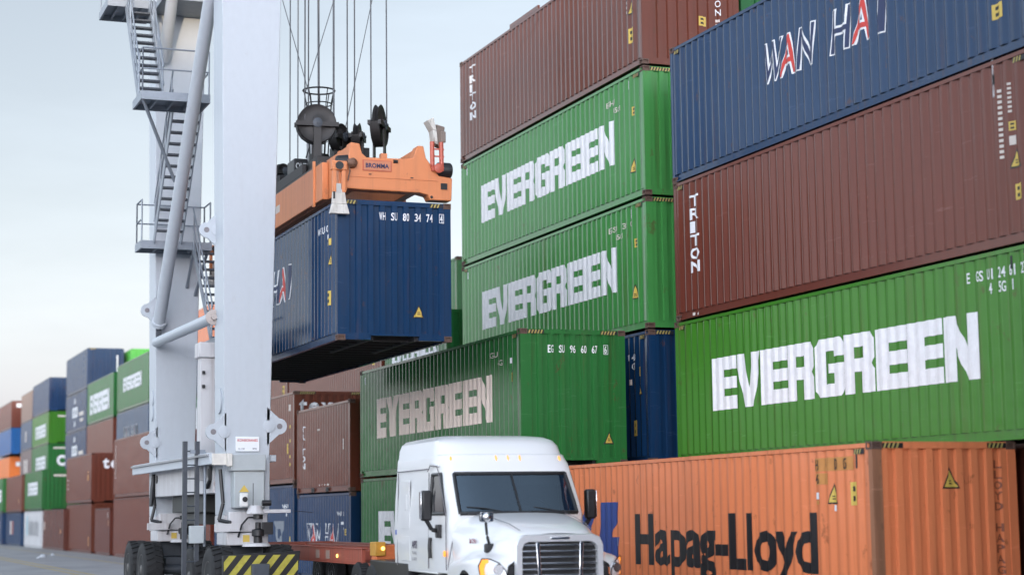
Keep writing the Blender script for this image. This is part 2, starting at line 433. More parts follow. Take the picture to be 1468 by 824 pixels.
decal(c, 's', 11.46, 1.72, .13, .14); on_side(c, rect(11.46, 1.50, .12, .14), CREAM, 'data_plate'); triangle(c, 's', 11.46, 1.16, .24); decal(c, 's', 11.52, .66, .17, .24)
on_side(c, rect(11.10, 2.50, .06, .16), BLACK, 'tie_slot'); hazard(c, 11.62, 11.92, 's'); hazard(c, .18, .42, 's')
on_side(c, rect(.75, .05, .08, .06), CREAM); on_side(c, rect(.9, .05, .12, .05), CREAM)
c = container(16.67, 21.88, 8.72, L40, HC, 'wblue', 'topmost blue container at upper right, with white outlined WAN HAI letters and red As', 'containers with WAN HAI lettering')
wanhai(c, 3.95, 1.19, 4.75, .80); decal(c, 's', 11.20, .60, .27, .24); hazard(c, .18, .42, 's')
# --- block middle: column of five behind the truck
container(16.90, 35.88, 0, L40, HC, 'brown2', 'brown ground-level container hidden at the foot of the tall middle column')
c = container(16.88, 35.85, 2.95, L40, HC, 'blue', 'dark blue container showing only as a strip between two green ones right of truck')
on_side(c, text_bm('U 48', 11.0, 2.28, .45, .15, .012), WHITE); on_side(c, text_bm('G1', 11.22, 2.08, .2, .15, .012), WHITE); on_side(c, rect(11.1, 1.75, .12, .12), CREAM)
decal(c, 's', 11.58, 1.92, .12, .2); triangle(c, 's', 11.55, 1.52, .2); decal(c, 's', 11.25, .62, .22, .34); hazard(c, .17, .6); hazard(c, 11.7, 11.98, 's')
c = container(16.88, 35.85, 5.88, L40, HC, 'bgreen', 'green container with EVERGREEN lettering, lower of the two in the tall middle column', EV)
evg(c); decal(c, 's', 11.50, 1.85, .14, .2); triangle(c, 's', 11.36, .72, .28); hazard(c, .17, .9); hazard(c, 11.62, 11.95, 's'); hazard(c, .18, .42, 's')
on_side(c, text_bm('EGSU', 10.1, 2.35, .5, .13, .01), CREAM); on_side(c, text_bm('31 0', 10.9, 2.35, .5, .13, .01), CREAM); on_side(c, text_bm('45G1', 10.5, 2.15, .4, .12, .01), CREAM)
on_side(c, rect(11.35, 2.52, .06, .2), WHITE, 'tie_slot'); on_side(c, rect(.45, 2.50, .06, .2), WHITE, 'tie_slot')
c = container(16.88, 35.85, 8.81, L40, HC, 'bgreen', 'green EVERGREEN container in the tall middle column, directly under its brown top one', EV)
evg(c); decal(c, 's', 11.50, 1.9, .14, .2); triangle(c, 's', 11.40, .62, .28); hazard(c, .17, .9); hazard(c, 11.62, 11.95, 's'); hazard(c, .18, .42, 's')
on_side(c, text_bm('EGHU', 10.1, 2.35, .5, .13, .01), CREAM); on_side(c, text_bm('45G1', 10.5, 2.15, .4, .12, .01), CREAM)
on_side(c, rect(11.35, 2.52, .06, .2), WHITE, 'tie_slot'); on_side(c, rect(.45, 2.50, .06, .2), WHITE, 'tie_slot')
c = container(16.86, 35.83, 11.74, L40, HC, 'brown', 'brown container topping the tall middle column, small upright TRITON letters, dented roof edge', 'brown containers with TRITON lettering')
vertical(c, 'TRITON', .80, 2.60, .262, .40, .22, bold=.025); decal(c, 's', 11.46, .62, .24, .34); triangle(c, 's', 11.46, 1.3, .26)
for k in range(6): on_side(c, rect(11.30, 1.9 - k * .11, .07, .06), CREAM)
vertical(c, 'TRITON', 1.86, 2.4, .2, .12, .15, where='e', bold=.01)
for k in range(3): on_end(c, rect(1.86, 1.10 - k * .1, .09, .06), CREAM)
decal(c, 'e', 1.42, .98, .2, .22)
m = MB()       # buckled top edge
pr = [(t, d) for t, d in prof_side(L40) if 3.98 < t < 6.05]
m.grid([[(d - .004, L40 - t, HC - .55 + .38 * abs((t - 5.0) / 1.05) ** 3) for t, d in pr], [(d - .004, L40 - t, HC + .05) for t, d in pr]])
m.box(.004, .06, L40 - 6.02, L40 - 4.0, HC - .02, HC + .085)
m.build('buckled_top_edge', get_paint('brown', NC)[0], c)
# --- row nearest the truck lane
c = container(13.98, 36.05, 0, L40, HC, 'green', 'ground-level green container behind the truck cab, only the start of its EVERGREEN lettering showing', EV)
evg(c)
c = container(13.95, 36.02, 2.92, L40, HC, 'green', 'green container just behind the white truck roof, cream EVERGREEN lettering, end marked EGSU', EV)
evg(c, 1.45, 8.95, 1.0, 1.04, plain('pinkish_white_lettering', (.80, .68, .60), .55, 0, .12, 3)); groups(c, 'e', ['EG', 'SU', '96', '60', '67', '6'], 2, 2.39, .165, .066)
on_end(c, curve_mesh([[(1.93, 2.37), (2.04, 2.37), (2.04, 2.575), (1.93, 2.575)], [(1.94, 2.38), (2.03, 2.38), (2.03, 2.565), (1.94, 2.565)]]), WHITE)
triangle(c, 'e', 1.92, .46, .22); hazard(c, .17, .55); hazard(c, 1.86, 2.26); hazard(c, 11.7, 11.98, 's'); decal(c, 's', 11.55, 1.8, .12, .2); on_side(c, rect(11.5, 2.2, .08, .12), WHITE)
on_side(c, text_bm('EGSU', 10.2, 2.4, .5, .12, .01), CREAM); on_side(c, text_bm('45G1', 10.7, 2.2, .35, .12, .01), CREAM); on_side(c, rect(.45, 2.50, .06, .2), WHITE, 'tie_slot')
c = container(14.15, 49.85, 0, L20, 2.565, 'wblue', 'short blue container on the ground behind the trailer, with WAN HAI lettering', 'containers with WAN HAI lettering')
wanhai(c, 1.0, 1.02, 4.1, .66); on_side(c, text_bm('WHLU 22', 4.5, 1.9, .8, .12, .012), WHITE); on_side(c, rect(5.0, 1.65, .2, .08), WHITE); on_side(c, rect(5.12, 1.5, .1, .08), WHITE); decal(c, 's', 5.35, 1.35, .1, .18)
c = container(14.12, 49.83, 2.585, L20, ST, 'brown', 'short brown container with upright white letters, on the short blue WAN HAI one')
vertical(c, 'TRITON', .62, 2.05, .225, .26, .185, bold=.02); on_side(c, rect(2.45, 1.85, .14, .05), CREAM); on_side(c, rect(5.15, 2.1, .06, .14), CREAM); on_side(c, rect(5.3, 1.2, .05, .3), CREAM)
for k in range(4): on_side(c, rect(2.55 + k * .33, .20, .14, .05), CREAM)
m = MB(); m.box(-.004, .006, 2.35, 2.62, .02, .15); m.box(-.004, .006, 4.0, 4.27, .02, .15); m.build('forklift_pocket', DARK, c)
c = container(14.15, 56.35, 0, L40, HC, 'wblue', 'blue container on the ground right of the crane leg, with a pale triangular emblem')
on_side(c, curve_mesh([[(9.45, 1.75), (10.85, 1.75), (10.15, .55)], [(9.95, 1.5), (10.35, 1.5), (10.4, 1.3), (10.15, 1.15), (9.9, 1.3)]]), plain('faded_emblem', (.20, .22, .25), .6), 'emblem'); on_side(c, text_bm('WHSU', 10.6, 2.15, .8, .13, .012), WHITE)
decal(c, 's', 11.5, 1.0, .16, .26); on_side(c, rect(11.0, 1.9, .2, .1), WHITE)
c = container(14.14, 56.32, 2.93, L40, HC, 'brown', 'brown container with white tex letters on its end, right of near crane leg')
for i, (ch, w) in enumerate((('t', .27), ('e', .36), ('x', .40))): on_end(c, text_bm(ch, .16 + (0, .32, .72)[i], 2.18, w, .46 if ch == 't' else .36, .03), WHITE)
hazard(c, .17, .7); hazard(c, 1.86, 2.26); decal(c, 's', 11.2, .95, .2, .32); on_side(c, rect(11.45, 2.3, .1, .2), CREAM)
for z in (.55, .8, 1.3, 1.75): on_side(c, rect(11.5, z, .06, .10), YEL, 'height_decal')
container(14.15, 69.30, 0, L40, HC, 'brown', 'brown container on the ground seen between the two crane legs under the sill beam')
# --- same row, far left beyond the crane
FL = 1
c = container(14.16, 81.30, 0, 12.0, HC - .02, 'brown', 'brown ground-level container left of the far crane leg, under another brown one', lod=1)
c = container(14.14, 81.30, 2.90, 12.0, HC, 'brown', 'brown second-tier container touching the far crane leg, thin upright row of white letters', lod=1)
for k in range(14): on_side(c, rect(.55, 2.5 - .12 * k, .13, .07), CREAM, flat=True)
c = container(14.15, 94.40, 0, 5.3, 2.42, 'brown2', 'short brown container on the ground tucked below the end marked tex at left', lod=1)
on_side(c, rect(4.5, 1.9, .12, .3), CREAM, flat=True); on_side(c, rect(4.7, 1.5, .10, .3), AMBERL, flat=True)
c = container(14.16, 101.1, 0, 10.4, 2.72, 'brown', 'brown ground-level container at left supporting the brown one marked tex', lod=1)
for k in range(3): on_side(c, rect(.6, 1.9 - .5 * k, .14, .32), CREAM, flat=True)
on_side(c, rect(9.3, .4, .22, .5), AMBERL, flat=True)
c = container(14.13, 101.1, 2.75, 10.4, 2.68, 'brown', 'brown container at left, with white tex letters on its dark red end', lod=1)
for i, (ch, w) in enumerate((('t', .34), ('e', .46), ('x', .50))): on_end(c, text_bm(ch, .62 + (0, .42, .94)[i], 1.82, w, .58 if ch == 't' else .46, .04), WHITE, flat=True)
for k in range(3): on_side(c, rect(.7, 1.3 - .25 * k, .2, .12), CREAM, flat=True)
on_side(c, rect(8.9, 1.2, .5, .32), AMBERL, flat=True); on_side(c, rect(9.0, 1.6, .3, .1), AMBERL, flat=True)
c = container(13.90, 110.6, 0, 10.2, 2.47, 'brown2', 'dark brown container at ground level at left, between the white and the paler brown ones', lod=1)
on_side(c, rect(.6, 1.2, .3, .5), CREAM, flat=True); on_side(c, rect(8.6, 1.0, .3, .25), AMBERL, flat=True)
c = container(13.82, 121.0, 0, 10.2, 2.42, 'white', 'dirty white container with smudged dark lettering, on the ground at far left', lod=1)
for k, w in enumerate((.9, 1.1, .8, 1.0, .9)): on_side(c, rect(3.2 + 1.15 * k, .75 + .06 * (k % 2), w * .55, .95), plain('faded_grey_lettering', (.10, .11, .12), .6) if k == 0 else bpy.data.materials['faded_grey_lettering'], flat=True)
on_side(c, rect(1.3, .8, 1.0, 1.3), plain('faded_teal_patch', (.30, .45, .50), .6), 'paint_patch', flat=True)
c = container(13.80, 121.0, 2.45, 10.2, 2.60, 'green', 'green container with dark green end at far left, stacked on the dirty white one', EV, lod=1)
evg(c, 2.2, 5.6, 1.0, .85, WHITE, True); on_end(c, rect(.75, 2.15, 1.5, .12), CREAM, flat=True)
c = container(13.62, 131.4, 0, 10.6, 2.36, 'blue', 'dark blue ground-level container at far left beside the dirty white one', lod=1)
on_side(c, rect(3.2, .8, .9, .95), CREAM, flat=True); on_side(c, rect(4.6, .8, .9, .95), plain('faded_red_lettering', (.3, .08, .07), .6), flat=True)
c = container(13.60, 131.2, 2.38, 10.8, 2.58, 'brown', 'brown second-tier container at far left with plain side, between two green ones', lod=1)
on_side(c, rect(8.9, .6, .25, .3), AMBERL, flat=True)
c = container(13.40, 142.6, 0, 11.5, 2.36, 'blue', 'leftmost ground-level container, dark blue, cut by the edge of the photo', lod=1)
on_side(c, rect(8.3, .8, 1.2, .95), plain('faded_pink_lettering', (.45, .30, .32), .6), flat=True)
c = container(13.40, 142.6, 2.38, 11.5, 2.58, 'green', 'leftmost green container, second tier, cut by the edge of the photo', EV, lod=1)
evg(c, 7.2, 3.4, .8, .9, WHITE, True)
# --- second row: the tiers that show above the first
HID = ('container hidden at the foot of the inner rows behind the front stacks', 'hidden containers at the foot of the inner rows')
def base(X, Y, L, tops):
    z = 0
    for h in tops:
        container(X, Y, z, L, h, 'brown2', HID[0], HID[1], lod=1, own=False); z += h + .01
base(16.9, 49.5, L20, (2.58, 2.58))
c = container(16.9, 49.5, 5.19, L20, 2.58, 'green2', 'short green container with a dark end, seen past the right edge of the hanging container', EV); evg(c, .7, 4.6, .9, .95)
base(16.9, 55.95, L40, (2.58, 2.58))
c = container(16.9, 55.95, 5.19, L40, 2.62, 'brown', 'brown container just under the hanging container, near end in shadow beside the short green one'); decal(c, 's', 11.15, 1.55, .22, .3); hazard(c, .17, .6)
base(16.9, 68.4, L40, (2.58, 2.58))
c = container(16.9, 68.4, 5.19, 12.0, 2.62, 'brown', 'brown container under the hanging container, close against the right edge of the near crane leg'); decal(c, 's', 11.2, 1.3, .14, .4)
base(16.9, 82.4, L40, (2.5, 2.5))
c = container(16.9, 82.4, 5.03, L40, 2.55, 'green', 'green container glimpsed between the two crane legs just above the sill', EV, lod=1); evg(c, 2.0, 9.4, .9, 1.1, WHITE, True)
c = container(16.9, 82.4, 7.60, L40, 2.1, 'slate', 'grey-blue container glimpsed between the crane legs below the stair foot', lod=1)
c = container(16.9, 82.4, 9.72, L40, 1.95, 'orange', 'orange container glimpsed between the crane legs behind the lower brace', lod=1)
base(16.9, 99.5, 11.1, (2.6, 2.6))
c = container(16.9, 99.5, 5.25, 11.1, 2.82, 'slate', 'faded blue WAN HAI container left of the far crane leg under a green one', 'containers with WAN HAI lettering', lod=1)
wanhai(c, 2.6, .9, 5.2, .95, True)
c = container(16.9, 99.5, 8.10, 11.1, 2.80, 'green', 'pale washed green container with EVERGREEN lettering, left of the far crane leg', EV, lod=1); evg(c, 2.3, 6.4, 1.1, .80, WHITE, True)
base(16.9, 112.0, 11.3, (2.6, 2.6))
c = container(16.9, 112.0, 5.25, 11.3, 2.70, 'brown', 'plain brown container under the second green one from the far crane leg', lod=1)
c = container(16.9, 112.0, 7.98, 11.3, 2.72, 'green', 'second green container with EVERGREEN lettering from the far crane leg, below the tall blue one', EV, lod=1); evg(c, 1.3, 8.3, .6, 1.25, WHITE, True)
base(16.9, 123.7, 10.6, (2.6, 2.6))
for z, lab in ((5.22, 'lower of two slate blue containers with a white square emblem at left'), (7.86, 'upper of two slate blue containers with a white square emblem, under the tallest blue one')):
    c = container(16.9, 123.7, z, 10.6, 2.62, 'blue', lab, 'slate blue containers with square emblem', lod=1)
    on_side(c, curve_mesh([[(3.6, .95), (6.2, .95), (6.2, 1.65), (3.6, 1.65)], [(4.2, 1.1), (4.6, 1.1), (4.6, 1.5), (4.2, 1.5)], [(5.2, 1.1), (5.6, 1.1), (5.6, 1.5), (5.2, 1.5)]]), WHITE, 'emblem', flat=True)
    on_side(c, poly([(4.4, 1.9), (5.2, 1.95), (5.0, 2.3), (4.6, 2.2)]), WHITE, 'emblem', flat=True); on_side(c, poly([(4.4, .3), (5.2, .4), (5.0, .75), (4.7, .7)]), WHITE, 'emblem', flat=True); on_side(c, rect(7.0, .95, 2.2, .25), CREAM, flat=True); on_side(c, rect(7.4, .55, 1.6, .2), CREAM, flat=True)
c = container(16.9, 123.7, 10.52, 10.6, 2.66, 'blue', 'tallest blue container at left with sunlit ribbed blue end', lod=1)
on_end(c, rect(1.95, .9, .1, 1.3), WHITE, flat=True); hazard(c, .17, .6)
base(16.9, 144.6, 11.1, (2.55, 2.55))
c = container(16.9, 144.6, 5.14, 11.1, 2.48, 'green', 'green container at far left with a round white emblem on its end', EV, lod=1); evg(c, 3.0, 6.6, .6, 1.0, WHITE, True)
on_end(c, curve_mesh([[(1.1 + .42 * math.cos(a * PI / 8), 1.2 + .42 * math.sin(a * PI / 8)) for a in range(16)], [(1.1 + .22 * math.cos(a * PI / 8), 1.2 + .22 * math.sin(a * PI / 8)) for a in range(16)]]), WHITE, 'emblem', flat=True); on_end(c, rect(.4, 2.1, 1.6, .12), CREAM, flat=True)
c = container(16.9, 144.6, 7.64, 11.1, 2.48, 'cgreen', 'bright green container at far left directly under a blue one', EV, lod=1); evg(c, 2.4, 7.0, .6, 1.0, WHITE, True); on_end(c, rect(.7, 2.05, 1.5, .12), CREAM, flat=True)
c = container(16.9, 144.6, 10.15, 11.1, 2.60, 'wblue', 'blue container at far left with sunlit end top, above two green ones', lod=1)
base(16.9, 156.0, 8.6, (2.55, 2.55))
c = container(16.9, 156.0, 5.14, 8.6, 2.50, 'grey', 'grey-brown container at far left with faint pale lettering, under a blue one', lod=1); on_side(c, rect(3.0, .6, 1.0, 1.1), CREAM, flat=True); on_side(c, rect(4.6, .6, 1.0, 1.1), CREAM, flat=True)
c = container(16.9, 156.0, 7.66, 8.6, 2.42, 'slate', 'pale blue container at far left with a small white mark, between tan and grey-brown ones', lod=1); on_side(c, rect(3.6, .7, .8, .9), CREAM, flat=True)
c = container(16.9, 156.0, 10.1, 8.6, 2.45, 'tan', 'plain tan container topping the narrow stack at far left', lod=1)
base(16.9, 173.0, 12, (2.55, 2.75))
c = container(16.9, 174.2, 5.6, 11, 2.0, 'vivid', 'bright orange container end with white lettering at far left, in a dark stack', lod=1); on_end(c, rect(.6, 1.1, 1.3, .4), WHITE, flat=True)
c = container(16.75, 171.6, 7.75, 12, 2.35, 'bright_blue', 'bright blue container end at the left edge of the photo, under a brown one', lod=1)
c = container(16.75, 171.6, 10.12, 12, 2.45, 'brown', 'topmost brown container end at the left edge of the photo, with white letters', lod=1); on_end(c, rect(.45, 1.85, .8, .35), WHITE, flat=True); on_end(c, rect(1.6, .3, .5, .25), AMBERL, flat=True)
# --- third row
base(19.6, 36.3, L40, (HC, HC, HC, HC))
container(19.6, 36.3, 11.66, L40, HC, 'green2', 'dark green container barely showing above the topmost blue one at upper right')
base(19.6, 56.3, L40, (2.57, 2.57, 2.57))
c = container(19.6, 56.3, 7.75, L40, 2.57, 'green', 'pale green container in the gap right of the hanging one, above a dark green', EV); evg(c, 2.4, 8.6, .7, .95)
base(19.6, 122.5, L40, (2.6, 2.6, 2.6, 2.6))
container(19.6, 122.5, 10.46, L40, 2.62, 'sunlit_green', 'green container end painted sunlit, peeking over the stacks left of the far crane leg', lod=1)  # sunlight on this end is put into the bright green paint
# --- hanging container
D = container(9.84, 35.62, 5.44, L40, HC, 'blue', 'dark blue container hanging from the orange spreader, end marked WHSU 803474 4', 'containers with WAN HAI lettering')
wanhai(D, 4.1, 1.28, 4.5, .80); groups(D, 'e', ['WH', 'SU', '80', '34', '74', '4'], 3, 2.49, .165, .07)
on_end(D, curve_mesh([[(2.185, 2.48), (2.29, 2.48), (2.29, 2.67), (2.185, 2.67)], [(2.195, 2.49), (2.28, 2.49), (2.28, 2.66), (2.195, 2.66)]]), WHITE)
triangle(D, 'e', 1.62, .50, .22); hazard(D, .17, .42); hazard(D, 1.98, 2.26)
on_side(D, code_bm('WHSU 803', 10.62, 2.34, .10, .14, .016), WHITE); on_side(D, rect(11.25, 2.18, .2, .08), WHITE); on_side(D, rect(11.3, 2.02, .1, .08), WHITE)
triangle(D, 's', 11.44, 1.62, .18); decal(D, 's', 11.36, .78, .17, .30); on_side(D, rect(11.46, 2.03, .08, .14), YEL, 'height_decal')

# stacks added nearer the viewer, outside the picture, to darken the near ends
for X_, Y_, n_ in ((14.3, 6.4, 4), (16.9, 6.4, 4), (11.45, 1.4, 2)):
    z = 0
    for h, cl in ((HC, 'slate' if n_ < 3 else 'brown2'), (HC, 'white' if n_ < 3 else 'blue'), (HC, 'green2'), (HC, 'brown2'))[:n_]:
        container(X_, Y_, z, L40, h, cl, 'unseen container added nearer the viewer to block light from behind', 'containers outside the picture', lod=1, own=False); z += h + .02
# ------------------------------------------------------------------ gantry crane
CG = paint('crane_grey_paint', (.48, .515, .555), .42, .10, rust=(.28, .2, .16), dirt=(.33, .32, .31))
CGW = paint('crane_white_paint', (.56, .55, .56), .45, .8, rust=(.25, .17, .13), dirt=(.30, .26, .25))
STEEL = plain('blue_grey_galvanised', (.26, .29, .33), .5, .3)
DSTEEL = plain('dark_blue_steel', (.06, .07, .085), .5, .2)
RUB = plain('tyre_rubber', (.012, .012, .013), .75, 0, .4, 12)
BLK = plain('black_housing', (.012, .012, .014), .4)
CAB = plain('grey_green_cabinet', (.40, .43, .44), .45, 0, .12)
BRK = plain('brake_dust_rim', (.10, .095, .09), .55, .2)
G = thing('gantry_crane', 'tall pale grey rubber tyred gantry crane with two legs, stairs and striped bumper', 'crane', (8.5, 38.4, 0))
GO = Vector((8.5, 38.4, 0))
def gb(mb, name, mat, parent=None, bevel=0, label=None, ang=35):
    bmesh.ops.translate(mb.bm, verts=mb.bm.verts[:], vec=-GO)
    return mb.build(name, mat, parent or G, bevel=bevel, label=label, ang=ang)
# legs (tapered boxes, wider to the top)
def leg(Yf, xl0, xr0, xl1, xr1, d):
    m = MB(); z0, z1, z2 = 1.95, 13.0, 19.4
    xa = xl0 + (xl1 - xl0) * (z2 - z0) / (z1 - z0); xb = xr0 + (xr1 - xr0) * (z2 - z0) / (z1 - z0)
    m.hexa([(xl0, Yf, z0), (xr0, Yf, z0), (xr0, Yf + d, z0), (xl0, Yf + d, z0), (xa, Yf, z2), (xb, Yf, z2), (xb, Yf + d, z2), (xa, Yf + d, z2)])
    return gb(m, 'leg', CG, bevel=.018)
L1 = leg(37.9, 8.03, 8.96, 7.91, 9.20, .92)
L2 = leg(46.05, 8.03, 8.98, 7.90, 9.16, .92)
def lug(x, y, z, s, leg_, r=.17):
    """a pad-eye plate with a pin hole beside the leg"""
    m = MB(); n = 14
    outer = [(x + s * (.02), z - .42), (x + s * .02, z + .42)] if s > 0 else [(x + s * .02, z + .42), (x + s * .02, z - .42)]
    arc = []
    for i in range(9):
        a = -PI / 2 + PI * i / 8
        arc.append((x + s * (.20 + .17 * math.cos(a)), z + .17 * math.sin(a)))
    pts = [(x - s * .06, z - .40)] + arc + [(x - s * .06, z + .40)]
    m.prism(pts, lambda u, v: (u, y - .03, v), lambda u, v: (u, y + .03, v))
    o = gb(m, 'pad_eye', CG, leg_)
    m = MB(); m.lathe([(.06, -.036), (.06, .036)], (x + s * .21, y, z), (0, 1, 0), 14); gb(m, 'pin_bore', plain('bore_shadow', (.22, .20, .21), .7) if 'bore_shadow' not in bpy.data.materials else bpy.data.materials['bore_shadow'], leg_)
    m = MB(); m.lathe([(.13, 0), (.13, .02), (.05, .03)], (x - s * .02, y - .031, z), (0, -1, 0), 14); gb(m, 'boss', CG, leg_)
lug(8.0, 37.93, 3.68, -1, L1); lug(8.99, 37.93, 3.80, 1, L1)
lug(8.0, 46.08, 3.78, -1, L2); lug(7.97, 46.08, 7.1, -1, L2); lug(7.98, 38.7, 8.05, -1, L1)
for z in (4.55, 4.9):
    m = MB(); m.lathe([(.02, 0), (.20, 0), (.22, .05), (.02, .06)], (8.02, 46.5, z), (-1, 0, 0), 16); gb(m, 'round_cover', CG, L2)
m = MB(); m.lathe([(.02, 0), (.26, 0), (.28, .05), (.02, .06)], (8.02, 38.3, 4.35), (-1, 0, 0), 16); gb(m, 'round_cover', CG, L1)
# name plate
m = MB(); m.box(8.25, 8.76, 37.85, 37.87, 3.27, 3.58); pl = gb(m, 'name_plate', plain('plate_white', (.75, .76, .78), .4, 0, .05), L1, .01)
def gtext(t, x, z, w, h, y, mat, parent, bold=.01):
    b = text_bm(t, 0, 0, w, h, bold)
    for v in b.verts: v.co = Vector((x + v.co.x, y, z + v.co.y)) - GO
    bm_obj('lettering', b, mat, parent)
gtext('KONECRANES', 8.29, 3.475, .43, .055, 37.846, REDL, pl, .02); gtext('G-1120', 8.31, 3.31, .13, .035, 37.846, BLACK, pl); gtext('SPA', 8.61, 3.31, .09, .035, 37.846, BLACK, pl)
# sill beam, walkway and power pack
m = MB(); m.box(7.72, 9.15, 37.98, 47.3, 3.06, 3.20); m.box(7.66, 7.715, 37.6, 47.4, 3.0, 3.24); gb(m, 'sill_walkway', CG, bevel=.01)
m = MB(); m.box(7.98, 8.92, 38.83, 46.04, 2.42, 3.055); gb(m, 'sill_beam', CGW, bevel=.015)
m = MB(); m.box(8.18, 8.80, 40.9, 44.6, 2.02, 2.415); m.box(8.3, 8.7, 41.3, 43.9, 1.75, 2.018); gb(m, 'drive_pack', plain('dark_olive_machine', (.03, .032, .03), .6), bevel=.02)
m = MB(); m.path([(7.97, 38.95, 3.0), (7.96, 39.0, 2.7), (7.93, 39.2, 2.55)], .05, 8); gb(m, 'hose', BLK); m = MB(); m.path([(7.95, 45.9, 2.98), (7.9, 45.85, 2.6), (7.86, 45.75, 2.2)], .05, 8); gb(m, 'hose', BLK)
m = MB(); m.lathe([(.01, 0), (.10, 0), (.10, .02)], (7.98, 39.25, 2.85), (-1, 0, 0), 12); m.lathe([(.01, 0), (.10, 0), (.10, .02)], (7.98, 45.6, 2.85), (-1, 0, 0), 12); gb(m, 'drain_hole', BLK)
m = MB(); m.box(7.60, 7.66, 37.7, 47.3, 3.17, 3.215); gb(m, 'kick_rail', GREY_ST)
m = MB(); m.box(8.0, 8.10, 37.45, 37.6, 2.95, 3.22); m.box(7.70, 8.0, 37.55, 37.62, 2.98, 3.22); gb(m, 'end_flange', plain('flange_cream', (.66, .63, .58), .45), bevel=.01)
m = MB(); m.box(8.08, 8.82, 37.50, 37.88, 2.86, 3.20); m.box(8.16, 8.80, 37.56, 37.88, 2.10, 2.855); gb(m, 'cabinet', CAB, bevel=.015)
m = MB(); m.box(8.845, 8.97, 37.8, 37.89, 2.0, 3.1); gb(m, 'cable_duct', CG, bevel=.02)
# cable trunk behind the near leg
m = MB(); m.box(7.83, 8.30, 39.5, 39.85, 2.7, 5.36); t_ = gb(m, 'cable_trunk', CGW, bevel=.01)
m = MB(); m.box(7.78, 8.34, 39.42, 39.95, 5.36, 5.70); gb(m, 'cap', CGW, t_, bevel=.03)
for z in (4.7, 5.0):
    m = MB(); m.box(7.86, 7.92, 39.44, 39.5, z, z + .07); gb(m, 'bracket', BLK, t_)
# braces
def pipe(p, q, r, name, caps=True):
    m = MB(); m.tube(p, q, r, 20); o = gb(m, name, CG)
    d = (Vector(q) - Vector(p)).normalized()
    if caps:
        m = MB(); c = Vector(p); m.box(c.x - .07, c.x + .07, c.y - .03, c.y + .03, c.z - .42, c.z + .05); gb(m, 'clevis', DSTEEL, o, .01)
        m = MB(); m.lathe([(r, 0), (r + .035, .01), (r + .035, .12), (r, .13)], c, d, 20); gb(m, 'collar', CG, o)
    return o
pipe((8.02, 45.85, 6.72), (7.86, 38.55, 13.6), .155, 'diagonal_brace')
o = pipe((7.99, 45.95, 6.28), (7.93, 38.75, 6.16), .125, 'horizontal_brace', False)
m = MB(); m.lathe([(.02, 0), (.165, 0), (.165, .05), (.13, .06)], (7.93, 38.70, 6.16), (0, -1, 0), 20); m.lathe([(.02, 0), (.06, 0), (.06, .09)], (7.93, 38.66, 6.16), (0, -1, 0), 10)
gb(m, 'end_plate', plain('rust_stained_grey', (.42, .36, .33), .5), o)
pipe((8.1, 45.9, 13.55), (7.95, 42.6, 16.6), .15, 'upper_brace', False)
m = MB(); m.box(7.80, 9.35, 44.5, 46.04, 14.75, 14.92); gb(m, 'upper_platform', STEEL, bevel=.01)
# stairs
def rail(parent, pts, posts, h=1.0, r=.021):
    m = MB()
    for k in (h, h * .52): m.path([(x, y, z + k) for x, y, z in pts], r, 6)
    for x, y, z in posts: m.tube((x, y, z), (x, y, z + h), r, 6)
    gb(m, 'handrail', STEEL, parent)
def flight(x0, x1, ya, za, yb, zb, n, name='stair_flight'):
    m = MB(); 
    for x in (x0, x1): m.bar((x, ya, za), (x, yb, zb), .03, .20, (0, 0, 1))
    f = gb(m, name, STEEL)
    m = MB()
    for i in range(1, n):
        t = i / n; y = ya + (yb - ya) * t; z = za + (zb - za) * t
        m.box(x0 + .017, x1 - .017, y - .11, y + .11, z - .02, z + .02)
    gb(m, 'treads', DSTEEL, f)
    N = 3
    for x in (x0, x1):
        rail(f, [(x, ya, za), (x, yb, zb)], [(x, ya + (yb - ya) * t, za + (zb - za) * t) for t in (.06, .36, .66, .95)], .95)
    return f
def landing(x0, x1, y0, y1, z, rails):
    m = MB(); m.box(x0, x1, y0, y0 + .05, z - .18, z + .02); m.box(x0, x1, y1 - .05, y1, z - .18, z + .02)
    m.box(x0, x0 + .05, y0 + .051, y1 - .051, z - .18, z + .02); m.box(x1 - .05, x1, y0 + .051, y1 - .051, z - .18, z + .02)
    m.box(x0 + .05, x1 - .05, y0 + .05, y1 - .05, z - .04, z)
    for k in range(1, 4): x = x0 + (x1 - x0) * k / 4; m.box(x - .025, x + .025, y0 + .052, y1 - .052, z - .15, z - .041)
    o = gb(m, 'landing', STEEL)
    for pts in rails:
        rail(o, pts, pts, 1.02)
    return o
la = landing(6.80, 8.40, 41.5, 42.75, 11.66, [[(6.83, 41.53, 11.68), (8.37, 41.53, 11.68), (8.37, 42.2, 11.68)], [(6.83, 41.53, 11.68), (6.83, 42.0, 11.68)]])
m = MB(); m.bar((6.85, 41.6, 11.5), (7.9, 43.2, 9.9), .06, .06); gb(m, 'strut', STEEL, la)
flight(6.95, 7.52, 42.7, 11.62, 44.9, 14.6, 13)
landing(6.5, 7.7, 44.9, 46.4, 14.75, [[(6.53, 44.93, 14.77), (6.53, 46.3, 14.77)]])
flight(7.75, 8.42, 42.75, 11.55, 45.1, 8.72, 12)
lb = landing(7.42, 9.20, 45.1, 45.98, 8.72, [[(7.45, 45.14, 8.74), (7.45, 45.9, 8.74)], [(7.45, 45.9, 8.74), (9.16, 45.9, 8.74)], [(9.16, 45.14, 8.74), (9.16, 45.9, 8.74)]])
flight(8.72, 9.36, 45.1, 8.66, 42.6, 5.9, 12)
lc = landing(8.35, 9.6, 40.6, 42.6, 5.9, [[(9.57, 40.7, 5.92), (9.57, 42.5, 5.92)]])
